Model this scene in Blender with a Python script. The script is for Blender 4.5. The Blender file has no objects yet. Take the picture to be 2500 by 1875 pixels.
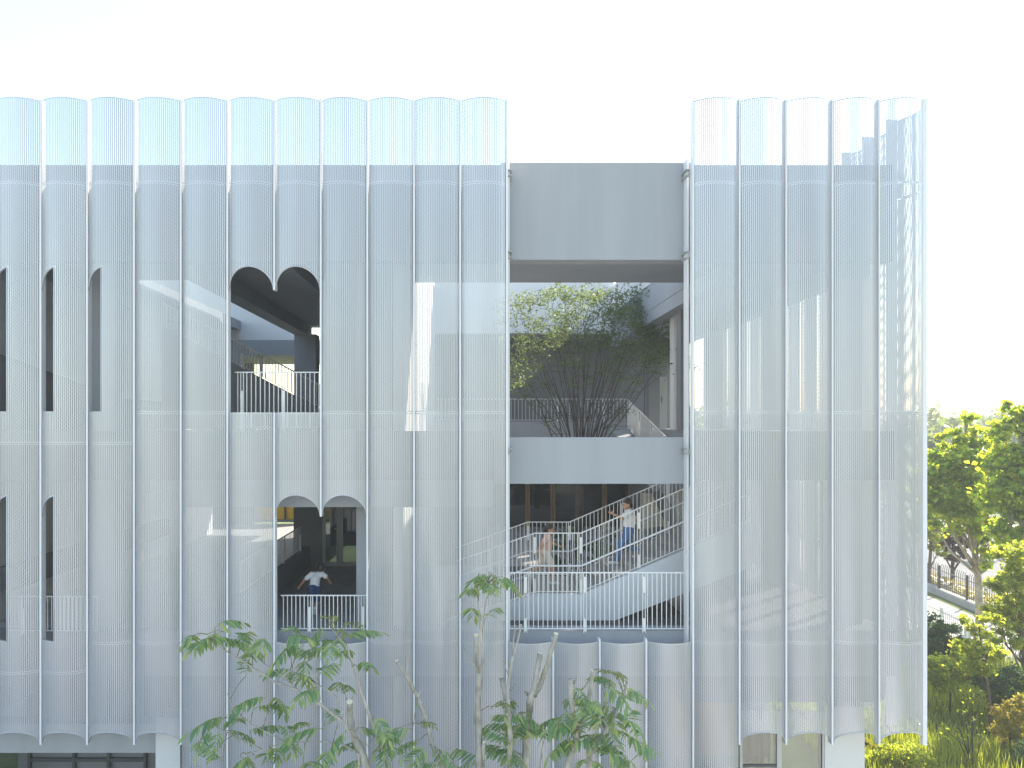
import bpy, bmesh, math, random
import numpy as np
from mathutils import Vector, Matrix, noise as mnoise

R = math.radians
rng = np.random.default_rng(7)
random.seed(7)
sc = bpy.context.scene
C = sc.collection

# ------------------------------------------------------------------ camera
FPX, DC, ZC, VX, VY = 1755.0, 13.5, 8.5, 1150.0, 1040.0   # focal length and vanishing point in photo pixels
cam_d = bpy.data.cameras.new('camera')
cam = bpy.data.objects.new('camera', cam_d); C.objects.link(cam)
cam.location = (0, -DC, ZC); cam.rotation_euler = (R(90), 0, 0)
cam_d.sensor_width = 36.0; cam_d.lens = 36.0 * FPX / 2500.0
cam_d.shift_x = (1250 - VX) / 2500.0; cam_d.shift_y = (VY - 937.5) / 2500.0
cam_d.clip_end = 3000; cam_d.clip_start = 0.1
sc.camera = cam

# ------------------------------------------------------------------ light
SUN_EL, SUN_AZ = 40.0, 50.0           # azimuth measured from straight behind the building towards the right
w = bpy.data.worlds.new('World'); sc.world = w; w.use_nodes = True
nt = w.node_tree; nt.nodes.clear()
sky = nt.nodes.new('ShaderNodeTexSky'); sky.sky_type = 'NISHITA'; sky.sun_disc = False
sky.sun_elevation = R(SUN_EL); sky.sun_rotation = R(SUN_AZ)
sky.air_density = 1.6; sky.dust_density = 1.2; sky.ozone_density = 1.0
bg = nt.nodes.new('ShaderNodeBackground'); bg.inputs['Strength'].default_value = 0.15
wo = nt.nodes.new('ShaderNodeOutputWorld')
nt.links.new(sky.outputs['Color'], bg.inputs['Color']); nt.links.new(bg.outputs['Background'], wo.inputs['Surface'])
sd = bpy.data.lights.new('sun', 'SUN'); sd.energy = 5.0; sd.angle = R(0.5); sd.color = (1.0, 0.90, 0.74)
sun = bpy.data.objects.new('sun', sd); C.objects.link(sun)
svec = Vector((math.sin(R(SUN_AZ)) * math.cos(R(SUN_EL)), math.cos(R(SUN_AZ)) * math.cos(R(SUN_EL)), math.sin(R(SUN_EL))))
sun.rotation_euler = (-svec).to_track_quat('-Z', 'Y').to_euler()
sun.location = svec * 200
sc.view_settings.view_transform = 'Standard'; sc.view_settings.look = 'None'
sc.view_settings.gamma = 1.0; sc.view_settings.exposure = 1.52
sc.cycles.max_bounces = 10; sc.cycles.diffuse_bounces = 5; sc.cycles.transparent_max_bounces = 16
sc.cycles.sample_clamp_indirect = 6.0
sc.cycles.caustics_reflective = False; sc.cycles.caustics_refractive = False

# ------------------------------------------------------------------ helpers
def PX(px, y=0.0): return (px - VX) * (DC + y) / FPX
def PZ(py, y=0.0): return ZC + (VY - py) * (DC + y) / FPX
def P(px, py, y): return Vector((PX(px, y), y, PZ(py, y)))

def mat(name, col, rough=0.6, spec=0.5, var=0.0, vscale=3.0, bump=0.0, bscale=40.0, metal=0.0, stretch=(1, 1, 1), detail=6):
    m = bpy.data.materials.new(name); m.use_nodes = True
    n = m.node_tree; b = n.nodes['Principled BSDF']
    b.inputs['Base Color'].default_value = (*col, 1); b.inputs['Roughness'].default_value = rough
    b.inputs['Specular IOR Level'].default_value = spec; b.inputs['Metallic'].default_value = metal
    tc = n.nodes.new('ShaderNodeTexCoord'); mp = n.nodes.new('ShaderNodeMapping')
    geo = n.nodes.new('ShaderNodeNewGeometry')
    n.links.new(geo.outputs['Position'], mp.inputs['Vector']); mp.inputs['Scale'].default_value = stretch
    if var > 0:
        t = n.nodes.new('ShaderNodeTexNoise'); t.inputs['Scale'].default_value = vscale; t.inputs['Detail'].default_value = detail
        n.links.new(mp.outputs['Vector'], t.inputs['Vector'])
        r = n.nodes.new('ShaderNodeValToRGB')
        r.color_ramp.elements[0].position = 0.3; r.color_ramp.elements[1].position = 0.7
        r.color_ramp.elements[0].color = (*[c * (1 - var) for c in col], 1)
        r.color_ramp.elements[1].color = (*[min(1, c * (1 + var)) for c in col], 1)
        n.links.new(t.outputs['Fac'], r.inputs['Fac']); n.links.new(r.outputs['Color'], b.inputs['Base Color'])
    if bump > 0:
        t2 = n.nodes.new('ShaderNodeTexNoise'); t2.inputs['Scale'].default_value = bscale; t2.inputs['Detail'].default_value = 5
        n.links.new(mp.outputs['Vector'], t2.inputs['Vector'])
        bp = n.nodes.new('ShaderNodeBump'); bp.inputs['Strength'].default_value = bump; bp.inputs['Distance'].default_value = 0.02
        n.links.new(t2.outputs['Fac'], bp.inputs['Height']); n.links.new(bp.outputs['Normal'], b.inputs['Normal'])
    return m

def leaf_mat(name, c0, c1, trans=0.45, tcol=None, rough=0.5, spec=0.25):
    m = bpy.data.materials.new(name); m.use_nodes = True
    n = m.node_tree; b = n.nodes['Principled BSDF']; out = n.nodes['Material Output']
    g = n.nodes.new('ShaderNodeNewGeometry'); r = n.nodes.new('ShaderNodeValToRGB')
    r.color_ramp.elements[0].color = (*c0, 1); r.color_ramp.elements[1].color = (*c1, 1)
    n.links.new(g.outputs['Random Per Island'], r.inputs['Fac'])
    n.links.new(r.outputs['Color'], b.inputs['Base Color'])
    b.inputs['Roughness'].default_value = rough; b.inputs['Specular IOR Level'].default_value = spec
    tr = n.nodes.new('ShaderNodeBsdfTranslucent'); mx = n.nodes.new('ShaderNodeMixShader'); mx.inputs['Fac'].default_value = trans
    if tcol is None: tcol = (1.6, 1.5, 0.55)
    mul = n.nodes.new('ShaderNodeMix'); mul.data_type = 'RGBA'; mul.blend_type = 'MULTIPLY'; mul.inputs['Factor'].default_value = 1
    mul.clamp_result = False
    n.links.new(r.outputs['Color'], mul.inputs['A']); mul.inputs['B'].default_value = (*tcol, 1)
    n.links.new(mul.outputs['Result'], tr.inputs['Color'])
    n.links.new(b.outputs['BSDF'], mx.inputs[1]); n.links.new(tr.outputs['BSDF'], mx.inputs[2]); n.links.new(mx.outputs['Shader'], out.inputs['Surface'])
    return m

def glass_mat(name, tint=(0.5, 0.56, 0.55), refl=0.12):
    m = bpy.data.materials.new(name); m.use_nodes = True
    n = m.node_tree; n.nodes.remove(n.nodes['Principled BSDF']); out = n.nodes['Material Output']
    t = n.nodes.new('ShaderNodeBsdfTransparent'); t.inputs['Color'].default_value = (*tint, 1)
    g = n.nodes.new('ShaderNodeBsdfGlossy'); g.inputs['Roughness'].default_value = 0.02
    f = n.nodes.new('ShaderNodeFresnel'); f.inputs['IOR'].default_value = 1.6
    a = n.nodes.new('ShaderNodeMath'); a.operation = 'ADD'; a.inputs[1].default_value = refl
    mx = n.nodes.new('ShaderNodeMixShader')
    n.links.new(f.outputs['Fac'], a.inputs[0]); n.links.new(a.outputs[0], mx.inputs['Fac'])
    n.links.new(t.outputs['BSDF'], mx.inputs[1]); n.links.new(g.outputs['BSDF'], mx.inputs[2]); n.links.new(mx.outputs['Shader'], out.inputs['Surface'])
    return m

M = {}
M['panel'] = mat('white_coated_aluminium', (0.46, 0.472, 0.512), 0.36, 0.5, 0.05, 1.2, metal=0.42, stretch=(2, 2, 0.2))
def add_object_variation(m, amt):
    n = m.node_tree; b = n.nodes['Principled BSDF']; src = b.inputs['Base Color'].links[0].from_socket
    oi = n.nodes.new('ShaderNodeObjectInfo'); mr = n.nodes.new('ShaderNodeMapRange'); mr.inputs['To Min'].default_value = 1 - amt; mr.inputs['To Max'].default_value = 1 + amt
    mx = n.nodes.new('ShaderNodeMix'); mx.data_type = 'RGBA'; mx.blend_type = 'MULTIPLY'; mx.inputs['Factor'].default_value = 1
    n.links.new(oi.outputs['Random'], mr.inputs['Value']); n.links.new(mr.outputs['Result'], mx.inputs['B']); n.links.new(src, mx.inputs['A']); n.links.new(mx.outputs['Result'], b.inputs['Base Color'])
add_object_variation(M['panel'], 0.05)
M['fin'] = mat('white_fin_paint', (0.68, 0.685, 0.715), 0.4, 0.5, 0.02, 1.5)
M['render'] = mat('pale_grey_render', (0.315, 0.328, 0.358), 0.85, 0.3, 0.055, 1.6, 0.15, 60, stretch=(1.5, 1.5, 0.14))
M['wall'] = mat('grey_wall_and_shade', (0.17, 0.177, 0.19), 0.85, 0.3, 0.05, 0.8, 0.1, 60)  # inner wall grey; also carries the shade behind the panels in its tone
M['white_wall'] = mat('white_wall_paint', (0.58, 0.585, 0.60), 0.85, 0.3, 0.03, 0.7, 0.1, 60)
M['dark_wall'] = mat('dark_grey_wall_and_shade', (0.20, 0.208, 0.225), 0.8, 0.3, 0.08, 1.2)  # stair guard's shade put into the grey; also plain inner walls
M['cream'] = mat('cream_sunlight_and_blind', (0.72, 0.66, 0.50), 0.85, 0.3, 0.03, 1)  # sunlight on the stair wedge put into colour; also used for blinds
M['yellow'] = mat('yellow_wall_paint', (0.80, 0.48, 0.05), 0.7, 0.3, 0.04, 1)
M['soffit'] = mat('grey_soffit', (0.27, 0.295, 0.33), 0.9, 0.2, 0.05, 1.0)
M['floor'] = mat('grey_floor_tile', (0.32, 0.32, 0.33), 0.7, 0.4, 0.12, 2.0, 0.1, 30)
M['plank'] = mat('grey_deck_plank', (0.10, 0.098, 0.096), 0.75, 0.3, 0.15, 3.0, 0.15, 30, stretch=(6, 0.6, 6))
M['step'] = mat('grey_stair_stone', (0.26, 0.255, 0.25), 0.75, 0.3, 0.08, 2.0, 0.1, 40)
M['stair'] = mat('pale_stair_paint', (0.56, 0.58, 0.62), 0.8, 0.3, 0.06, 1.2, 0.1, 60)
M['rail'] = mat('white_rail_paint', (0.70, 0.70, 0.70), 0.4, 0.5)
M['steel'] = mat('grey_bracket_steel', (0.42, 0.44, 0.45), 0.5, 0.5, metal=0.3)
M['wood'] = mat('brown_timber', (0.36, 0.23, 0.11), 0.55, 0.4, 0.2, 2.0, stretch=(8, 8, 0.6))
M['wood_dark'] = mat('dark_timber_panel', (0.16, 0.095, 0.05), 0.5, 0.4, 0.2, 2.0, stretch=(1, 6, 6))
M['frame'] = mat('grey_window_frame', (0.45, 0.46, 0.46), 0.45, 0.5)
M['dark_frame'] = mat('charcoal_window_frame', (0.07, 0.075, 0.08), 0.45, 0.5)
M['glass'] = glass_mat('clear_window_glass')
M['dark_glass'] = glass_mat('dark_window_glass', (0.42, 0.46, 0.47), 0.08)
M['ground'] = mat('earth_and_turf', (0.11, 0.13, 0.05), 0.95, 0.2, 0.35, 0.5, 0.4, 8)
M['forecourt'] = mat('pale_forecourt_paving', (0.40, 0.39, 0.37), 0.85, 0.3, 0.08, 0.6, 0.1, 20)
M['road'] = mat('asphalt_road', (0.14, 0.14, 0.145), 0.9, 0.3, 0.10, 0.5, 0.2, 60)
M['paint'] = mat('white_road_paint', (0.75, 0.75, 0.72), 0.7, 0.3, 0.06, 3)
M['pave'] = mat('grey_pavement', (0.36, 0.34, 0.32), 0.85, 0.3, 0.10, 1.5, 0.1, 30)
M['kerb'] = mat('grey_kerb_stone', (0.30, 0.30, 0.30), 0.85, 0.3, 0.10, 2.0)
M['iron'] = mat('black_iron_paint', (0.025, 0.027, 0.028), 0.5, 0.5)
M['white_fence'] = mat('white_fence_paint', (0.74, 0.73, 0.70), 0.5, 0.4, 0.04, 3)
M['bark_pale'] = mat('pale_grey_bark', (0.34, 0.32, 0.28), 0.9, 0.2, 0.28, 9.0, 0.7, 40, stretch=(1, 1, 0.5))
M['bark'] = mat('brown_bark', (0.13, 0.10, 0.075), 0.9, 0.2, 0.25, 8.0, 0.7, 40, stretch=(1, 1, 0.3))
M['bark_dark'] = mat('dark_stem_bark', (0.075, 0.062, 0.055), 0.9, 0.2, 0.2, 8.0, 0.4, 40)
M['bark_plane'] = mat('mottled_plane_bark', (0.30, 0.27, 0.21), 0.9, 0.2, 0.35, 5.0, 0.5, 30)
M['twig'] = mat('green_twig', (0.20, 0.20, 0.10), 0.7, 0.3, 0.1, 10)
M['cut'] = mat('fresh_cut_wood', (0.72, 0.63, 0.47), 0.8, 0.2, 0.08, 30)
M['leaf_toon'] = leaf_mat('toon_leaf', (0.11, 0.225, 0.10), (0.34, 0.39, 0.15), 0.34, (1.5, 1.5, 0.6), 0.38, 0.45)
M['leaf_young'] = leaf_mat('young_toon_leaf', (0.17, 0.22, 0.06), (0.27, 0.27, 0.09), 0.35, (1.2, 1.2, 0.6), 0.4, 0.35)
M['leaf_plane'] = leaf_mat('plane_tree_leaf', (0.12, 0.22, 0.07), (0.28, 0.32, 0.09), 0.66, (2.9, 2.5, 0.5))
M['leaf_bright'] = leaf_mat('bright_maple_leaf', (0.15, 0.22, 0.06), (0.28, 0.31, 0.09), 0.62, (2.6, 2.3, 0.6))
M['leaf_dark'] = leaf_mat('dark_evergreen_leaf', (0.04, 0.09, 0.05), (0.09, 0.15, 0.06), 0.4)
M['leaf_yellow'] = leaf_mat('golden_shrub_leaf', (0.19, 0.18, 0.04), (0.32, 0.28, 0.08), 0.5, (2.0, 1.8, 0.7))
M['leaf_purple'] = leaf_mat('purple_plum_leaf', (0.045, 0.018, 0.025), (0.09, 0.035, 0.04), 0.4, (1.6, 1.0, 0.9))
M['leaf_far'] = leaf_mat('far_wood_leaf', (0.06, 0.10, 0.04), (0.11, 0.14, 0.05), 0.5, (2.2, 2.0, 0.7))
M['leaf_court'] = leaf_mat('courtyard_tree_leaf', (0.05, 0.08, 0.055), (0.10, 0.135, 0.085), 0.45, (3.0, 2.7, 1.1))
M['grass'] = leaf_mat('grass_blade', (0.12, 0.17, 0.04), (0.24, 0.27, 0.07), 0.5, (2.2, 2.0, 0.5))
M['skin'] = mat('skin', (0.48, 0.27, 0.18), 0.55, 0.4, 0.05, 10)
M['hair'] = mat('dark_hair', (0.018, 0.014, 0.012), 0.45, 0.5)
M['cloth_white'] = mat('white_cotton', (0.72, 0.72, 0.74), 0.9, 0.2, 0.04, 6, 0.3, 30)
M['cloth_blue'] = mat('blue_denim', (0.10, 0.18, 0.38), 0.9, 0.2, 0.12, 8, 0.3, 60)
M['cloth_navy'] = mat('navy_cotton', (0.02, 0.05, 0.14), 0.9, 0.2, 0.1, 8, 0.3, 60)
M['cloth_peach'] = mat('peach_cotton', (0.66, 0.42, 0.36), 0.9, 0.2, 0.06, 6, 0.3, 30)
M['cloth_cream'] = mat('cream_cotton', (0.66, 0.58, 0.50), 0.9, 0.2, 0.06, 6, 0.3, 30)
M['shoe'] = mat('white_shoe', (0.6, 0.6, 0.6), 0.6, 0.3)

def link(o, parent=None):
    C.objects.link(o)
    if parent is not None: o.parent = parent
    return o
def tag(o, label=None, cat=None, group=None, kind=None):
    if label: o['label'] = label
    if cat: o['category'] = cat
    if group: o['group'] = group
    if kind: o['kind'] = kind
    return o
def empty(name, loc=(0, 0, 0)):
    o = bpy.data.objects.new(name, None); o.location = loc; o.empty_display_size = 0.3
    return link(o)
def mesh_np(name, verts, faces, material, smooth=False):
    me = bpy.data.meshes.new(name); me.from_pydata([tuple(v) for v in verts], [], faces); me.update()
    if material is not None: me.materials.append(material)
    if smooth: me.polygons.foreach_set('use_smooth', [True] * len(me.polygons))
    return me
def quick_mesh(name, verts, quads_or_tris, material, smooth=False):
    """fast path: verts (N,3) float array, faces (F,k) int array"""
    me = bpy.data.meshes.new(name); v = np.asarray(verts, dtype=np.float32); f = np.asarray(quads_or_tris, dtype=np.int32)
    k = f.shape[1]
    me.vertices.add(len(v)); me.vertices.foreach_set('co', v.ravel())
    me.loops.add(f.size); me.loops.foreach_set('vertex_index', f.ravel())
    me.polygons.add(len(f)); me.polygons.foreach_set('loop_start', np.arange(len(f), dtype=np.int32) * k)
    me.polygons.foreach_set('loop_total', np.full(len(f), k, dtype=np.int32))
    if smooth: me.polygons.foreach_set('use_smooth', np.ones(len(f), dtype=bool))
    me.update(calc_edges=True); me.validate()
    if material is not None: me.materials.append(material)
    return me

class MB:
    def __init__(s): s.v = []; s.f = []
    def box(s, x0, x1, y0, y1, z0, z1):
        b = len(s.v)
        s.v += [(x0, y0, z0), (x1, y0, z0), (x1, y1, z0), (x0, y1, z0), (x0, y0, z1), (x1, y0, z1), (x1, y1, z1), (x0, y1, z1)]
        s.f += [tuple(b + i for i in q) for q in ((0, 3, 2, 1), (4, 5, 6, 7), (0, 1, 5, 4), (1, 2, 6, 5), (2, 3, 7, 6), (3, 0, 4, 7))]
        return s
    def prism_xz(s, pts, y0, y1):
        b = len(s.v); n = len(pts)
        s.v += [(p[0], y0, p[1]) for p in pts] + [(p[0], y1, p[1]) for p in pts]
        s.f.append(tuple(b + i for i in range(n))); s.f.append(tuple(b + n + i for i in reversed(range(n))))
        for i in range(n): j = (i + 1) % n; s.f.append((b + i, b + n + i, b + n + j, b + j))
        return s
    def prism_xy(s, pts, z0, z1):
        b = len(s.v); n = len(pts)
        s.v += [(p[0], p[1], z0) for p in pts] + [(p[0], p[1], z1) for p in pts]
        s.f.append(tuple(b + i for i in range(n))); s.f.append(tuple(b + n + i for i in reversed(range(n))))
        for i in range(n): j = (i + 1) % n; s.f.append((b + i, b + n + i, b + n + j, b + j))
        return s
    def bar(s, a, b_, w, h=None):
        a = Vector(a); b_ = Vector(b_); d = (b_ - a).normalized(); h = h or w
        up = Vector((0, 0, 1)) if abs(d.z) < 0.95 else Vector((0, 1, 0))
        r = d.cross(up).normalized() * w / 2; u = r.cross(d).normalized() * h / 2
        n = len(s.v)
        for p in (a, b_): s.v += [tuple(p - r - u), tuple(p + r - u), tuple(p + r + u), tuple(p - r + u)]
        s.f += [tuple(n + i for i in q) for q in ((0, 1, 2, 3), (7, 6, 5, 4), (0, 4, 5, 1), (1, 5, 6, 2), (2, 6, 7, 3), (3, 7, 4, 0))]
        return s
    def tube(s, pts, rad, sides=6, cap=True):
        pts = [Vector(p) for p in pts]; n0 = len(s.v); prev = None
        for i, p in enumerate(pts):
            d = (pts[min(i + 1, len(pts) - 1)] - pts[max(i - 1, 0)]).normalized()
            if prev is None:
                a = Vector((1, 0, 0)) if abs(d.x) < 0.9 else Vector((0, 1, 0)); x = d.cross(a).normalized()
            else:
                x = (prev - d * prev.dot(d)).normalized()
            prev = x; y = d.cross(x)
            r = rad[i] if hasattr(rad, '__len__') else rad
            for k in range(sides):
                t = 2 * math.pi * k / sides
                s.v.append(tuple(p + x * (r * math.cos(t)) + y * (r * math.sin(t))))
        for i in range(len(pts) - 1):
            for k in range(sides):
                a = n0 + i * sides + k; b = n0 + i * sides + (k + 1) % sides
                s.f.append((a, b, b + sides, a + sides))
        if cap:
            s.f.append(tuple(n0 + k for k in reversed(range(sides)))); e = n0 + (len(pts) - 1) * sides
            s.f.append(tuple(e + k for k in range(sides)))
        return s
    def build(s, name, material, parent=None, smooth=False, bevel=0.0):
        me = mesh_np(name, s.v, s.f, material, smooth)
        o = link(bpy.data.objects.new(name, me), parent)
        if bevel > 0:
            b = o.modifiers.new('bevel', 'BEVEL'); b.width = bevel; b.segments = 1; b.limit_method = 'ANGLE'
        return o
def box(name, x0, x1, y0, y1, z0, z1, m, parent=None, bevel=0.0):
    return MB().box(min(x0, x1), max(x0, x1), y0, y1, min(z0, z1), max(z0, z1)).build(name, M[m], parent, bevel=bevel)

# ------------------------------------------------------------------ setting: ground, forecourt, road
def sheet(name, pts, z, m, kind='structure'):
    me = mesh_np(name, [(p[0], p[1], z) for p in pts], [tuple(range(len(pts)))], M[m])
    return tag(link(bpy.data.objects.new(name, me)), kind=kind)
sheet('ground', [(-900, -300), (900, -300), (900, 1200), (-900, 1200)], 0.0, 'ground')
sheet('forecourt', [(-40, -45), (11, -45), (10.2, -1.2), (-40, -1.2)], 0.004, 'forecourt')
# lane behind the garden: footway, kerb, road
RX = 0.10                                             # the road leans slightly across the view
def road_x(x, y): return x + RX * (y - 20)
def strip(name, x0, x1, y0, y1, z, m): return sheet(name, [(road_x(x0, y0), y0), (road_x(x1, y0), y0), (road_x(x1, y1), y1), (road_x(x0, y1), y1)], z, m)
strip('footway', 18.6, 22.6, -20, 120, 0.004, 'pave')
strip('road', 24.6, 40.0, -20, 160, 0.008, 'road')
strip('far_footway', 40.3, 44.0, -20, 160, 0.012, 'pave')
def kerb(name, x0, x1, z):
    o = MB().prism_xy([(road_x(x0, -20), -20), (road_x(x1, -20), -20), (road_x(x1, 120), 120), (road_x(x0, 120), 120)], 0.0, z).build(name, M['kerb'])
    return tag(o, kind='structure')
kerb('kerb', 24.4, 24.6, 0.14); kerb('kerb', 40.0, 40.3, 0.14)
for k in range(24):
    y = -12 + k * 5.5
    o = sheet('lane_marking', [(road_x(31.9, y), y), (road_x(32.1, y), y), (road_x(32.1, y + 3), y + 3), (road_x(31.9, y + 3), y + 3)], 0.014, 'paint')
    o.parent = bpy.data.objects['road']; del o['kind']
for x in (25.3, 38.9):
    o = sheet('edge_line', [(road_x(x, -18), -18), (road_x(x + .15, -18), -18), (road_x(x + .15, 118), 118), (road_x(x, 118), 118)], 0.0135, 'paint')
    o.parent = bpy.data.objects['road']; del o['kind']

# ------------------------------------------------------------------ the school building
B = empty('school_building', (0, 0, 0))
tag(B, 'white school building wrapped in scalloped perforated metal panels with arched openings', 'building')

# ---- perforated scallop panels
CH, SAG = 0.836, 0.16
RAD = (CH * CH / 4 + SAG * SAG) / (2 * SAG); TH0 = math.asin(CH / 2 / RAD); ARC = 2 * TH0 * RAD
NC = 26; PU = (ARC - 0.012) / NC; PV = 0.0252; HR = 0.0086; MU = 0.006; MV = 0.018
def arc_xyz(u, v):
    t = (u - ARC / 2) / RAD
    return np.stack([RAD * np.sin(t), -(RAD * np.cos(t) - RAD * math.cos(TH0)), v], axis=-1)
def u_of_x(x): return ARC / 2 + RAD * math.asin(max(-1, min(1, x / RAD)))
class Cut:
    """removed region: lo <= v <= hi(x) for x in [x0,x1] (x = chord position from the panel middle)"""
    def __init__(s, lo, hi, x0=-9, x1=9): s.lo = lo; s.hi = hi; s.x0 = x0; s.x1 = x1
def arch_fn(spring, r=CH / 2, h=None):
    h = h or r
    return lambda x: spring + h * math.sqrt(max(0.0, 1 - (x / r) ** 2))
_panel_cache = {}
def panel_mesh(z0, z1, cut=None, key=None):
    k = (round(z0, 3), round(z1, 3), key)
    if k in _panel_cache: return _panel_cache[k]
    V = []; F3 = []; F4 = []
    base = 0
    v0, v1 = z0 + MV, z1 - MV
    nrow = int((v1 - v0 - PV / 2) / PV); pv = (v1 - v0) / (nrow + 0.5)
    cu, cv = [], []                                   # whole cells with a hole
    solid = []                                        # (u0,u1,v0,v1) solid pieces, possibly to clip
    def add_solid(u0, u1, a, b):
        solid.append((u0, u1, a, b))
    add_solid(0, MU, z0, z1); add_solid(ARC - MU, ARC, z0, z1)
    for i in range(NC):
        u0 = MU + i * PU; u1 = u0 + PU
        off = pv / 2 if i % 2 else 0.0
        add_solid(u0, u1, z0, v0 + off)
        add_solid(u0, u1, v0 + off + nrow * pv, z1)
        xm = [RAD * math.sin((u - ARC / 2) / RAD) for u in (u0, (u0 + u1) / 2, u1)]
        for j in range(nrow):
            a = v0 + off + j * pv; b = a + pv
            if cut is not None and any(cut.x0 - .012 <= x <= cut.x1 + .012 for x in xm):
                hi = [cut.hi(max(-CH / 2, min(CH / 2, x))) for x in xm]
                if b > cut.lo - .004 and a < max(hi) + .004:
                    if a >= cut.lo and b <= min(hi) and all(cut.x0 <= x <= cut.x1 for x in xm): continue
                    add_solid(u0, u1, a, b); continue
            cu.append(u0); cv.append(a)
    def out_quad(q):
        nonlocal base
        V.append(arc_xyz(np.array([p[0] for p in q]), np.array([p[1] for p in q]))); F4.append([base, base + 1, base + 2, base + 3]); base += 4
    for (u0, u1, a, b) in solid:
        if cut is None: out_quad([(u0, a), (u1, a), (u1, b), (u0, b)]); continue
        us = list(np.linspace(u0, u1, 5))
        for xe in (cut.x0, cut.x1):
            ue = u_of_x(xe)
            if u0 < ue < u1 and abs(xe) < 1: us.append(ue)
        us = sorted(us)
        for ua, ub in zip(us[:-1], us[1:]):
            xa = RAD * math.sin((ua - ARC / 2) / RAD); xb = RAD * math.sin((ub - ARC / 2) / RAD); xm_ = (xa + xb) / 2
            if not (cut.x0 <= xm_ <= cut.x1): out_quad([(ua, a), (ub, a), (ub, b), (ua, b)]); continue
            if a < cut.lo:
                t = min(b, cut.lo); out_quad([(ua, a), (ub, a), (ub, t), (ua, t)])
            ha = max(a, cut.hi(xa)); hb = max(a, cut.hi(xb))
            if ha < b or hb < b: out_quad([(ua, min(ha, b)), (ub, min(hb, b)), (ub, b), (ua, b)])
    verts = [np.concatenate(V)] if V else []
    f4 = [np.array(F4)] if F4 else []; f3 = []
    if cu:
        cu = np.array(cu); cv = np.array(cv); n = len(cu)
        off8 = [(HR * math.cos(R(22.5 + 45 * k)), HR * math.sin(R(22.5 + 45 * k))) for k in range(8)]
        corners = [(PU, 0), (PU, pv), (0, pv), (0, 0)]            # anticlockwise from lower right
        ring = []
        for (du, dv) in corners: ring.append(arc_xyz(cu + du, cv + dv))
        for (du, dv) in off8: ring.append(arc_xyz(cu + PU / 2 + du, cv + pv / 2 + dv))
        ring = np.stack(ring, axis=1)                              # n,12,3
        idx = base + np.arange(n)[:, None] * 12
        # octagon vertex order: 0:22.5 1:67.5 2:112.5 3:157.5 4:202.5 5:247.5 6:292.5 7:337.5 ; corners 0:(-45) 1:45 2:135 3:225
        q = [[0, 1, 4 + 0, 4 + 7], [1, 2, 4 + 2, 4 + 1], [2, 3, 4 + 4, 4 + 3], [3, 0, 4 + 6, 4 + 5]]
        t = [[1, 4 + 1, 4 + 0], [2, 4 + 3, 4 + 2], [3, 4 + 5, 4 + 4], [0, 4 + 7, 4 + 6]]
        verts.append(ring.reshape(-1, 3))
        f4.append((idx[:, None, :] + np.array(q)[None]).reshape(-1, 4)); f3.append((idx[:, None, :] + np.array(t)[None]).reshape(-1, 3))
    v = np.concatenate(verts); f4 = np.concatenate(f4)
    # lip along a cut edge, 40 mm deep
    if cut is not None:
        xs = np.linspace(max(cut.x0, -CH / 2 + 1e-4), min(cut.x1, CH / 2 - 1e-4), 40)
        path = [(x, cut.hi(x)) for x in xs if z0 <= cut.hi(x) <= z1]
        if cut.x1 < CH / 2 - .01: path += [(cut.x1, max(cut.lo, z0))]
        if cut.lo > z0: path += [(max(cut.x0, -CH / 2 + 1e-4), cut.lo)]
        L = []; np_ = len(path)
        for i, (x, vv) in enumerate(path):
            xa, za = path[max(0, i - 1)]; xb, zb = path[min(np_ - 1, i + 1)]; tx, tz = xb - xa, zb - za; tl = math.hypot(tx, tz) + 1e-9
            nx, nz = -tz / tl * .017, tx / tl * .017                  # away from the opening
            p = arc_xyz(np.array(u_of_x(x)), np.array(vv)); q = arc_xyz(np.array(u_of_x(max(-CH / 2, min(CH / 2, x + nx)))), np.array(vv + nz))
            L.append((q + np.array([0, -.001, 0]), q + np.array([0, -.010, 0]), p + np.array([0, -0.010, 0]), p + np.array([0, 0.036, 0])))
        b0 = len(v); lv = np.array([q for pr in L for q in pr]); v = np.concatenate([v, lv])
        f4 = np.concatenate([f4, np.array([[b0 + 4 * i + j, b0 + 4 * i + j + 1, b0 + 4 * i + j + 5, b0 + 4 * i + j + 4] for i in range(len(L) - 1) for j in range(3)])])
    me = bpy.data.meshes.new('perforated_panel')
    f3 = np.concatenate(f3) if f3 else np.zeros((0, 3), int)
    me.vertices.add(len(v)); me.vertices.foreach_set('co', v.astype(np.float32).ravel())
    loops = np.concatenate([f4.ravel(), f3.ravel()]).astype(np.int32)
    me.loops.add(len(loops)); me.loops.foreach_set('vertex_index', loops)
    tot = np.concatenate([np.full(len(f4), 4), np.full(len(f3), 3)]).astype(np.int32)
    me.polygons.add(len(tot)); me.polygons.foreach_set('loop_total', tot)
    me.polygons.foreach_set('loop_start', np.concatenate([[0], np.cumsum(tot)[:-1]]).astype(np.int32))
    me.update(calc_edges=True); me.materials.append(M['panel'])
    _panel_cache[k] = me
    return me

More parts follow.
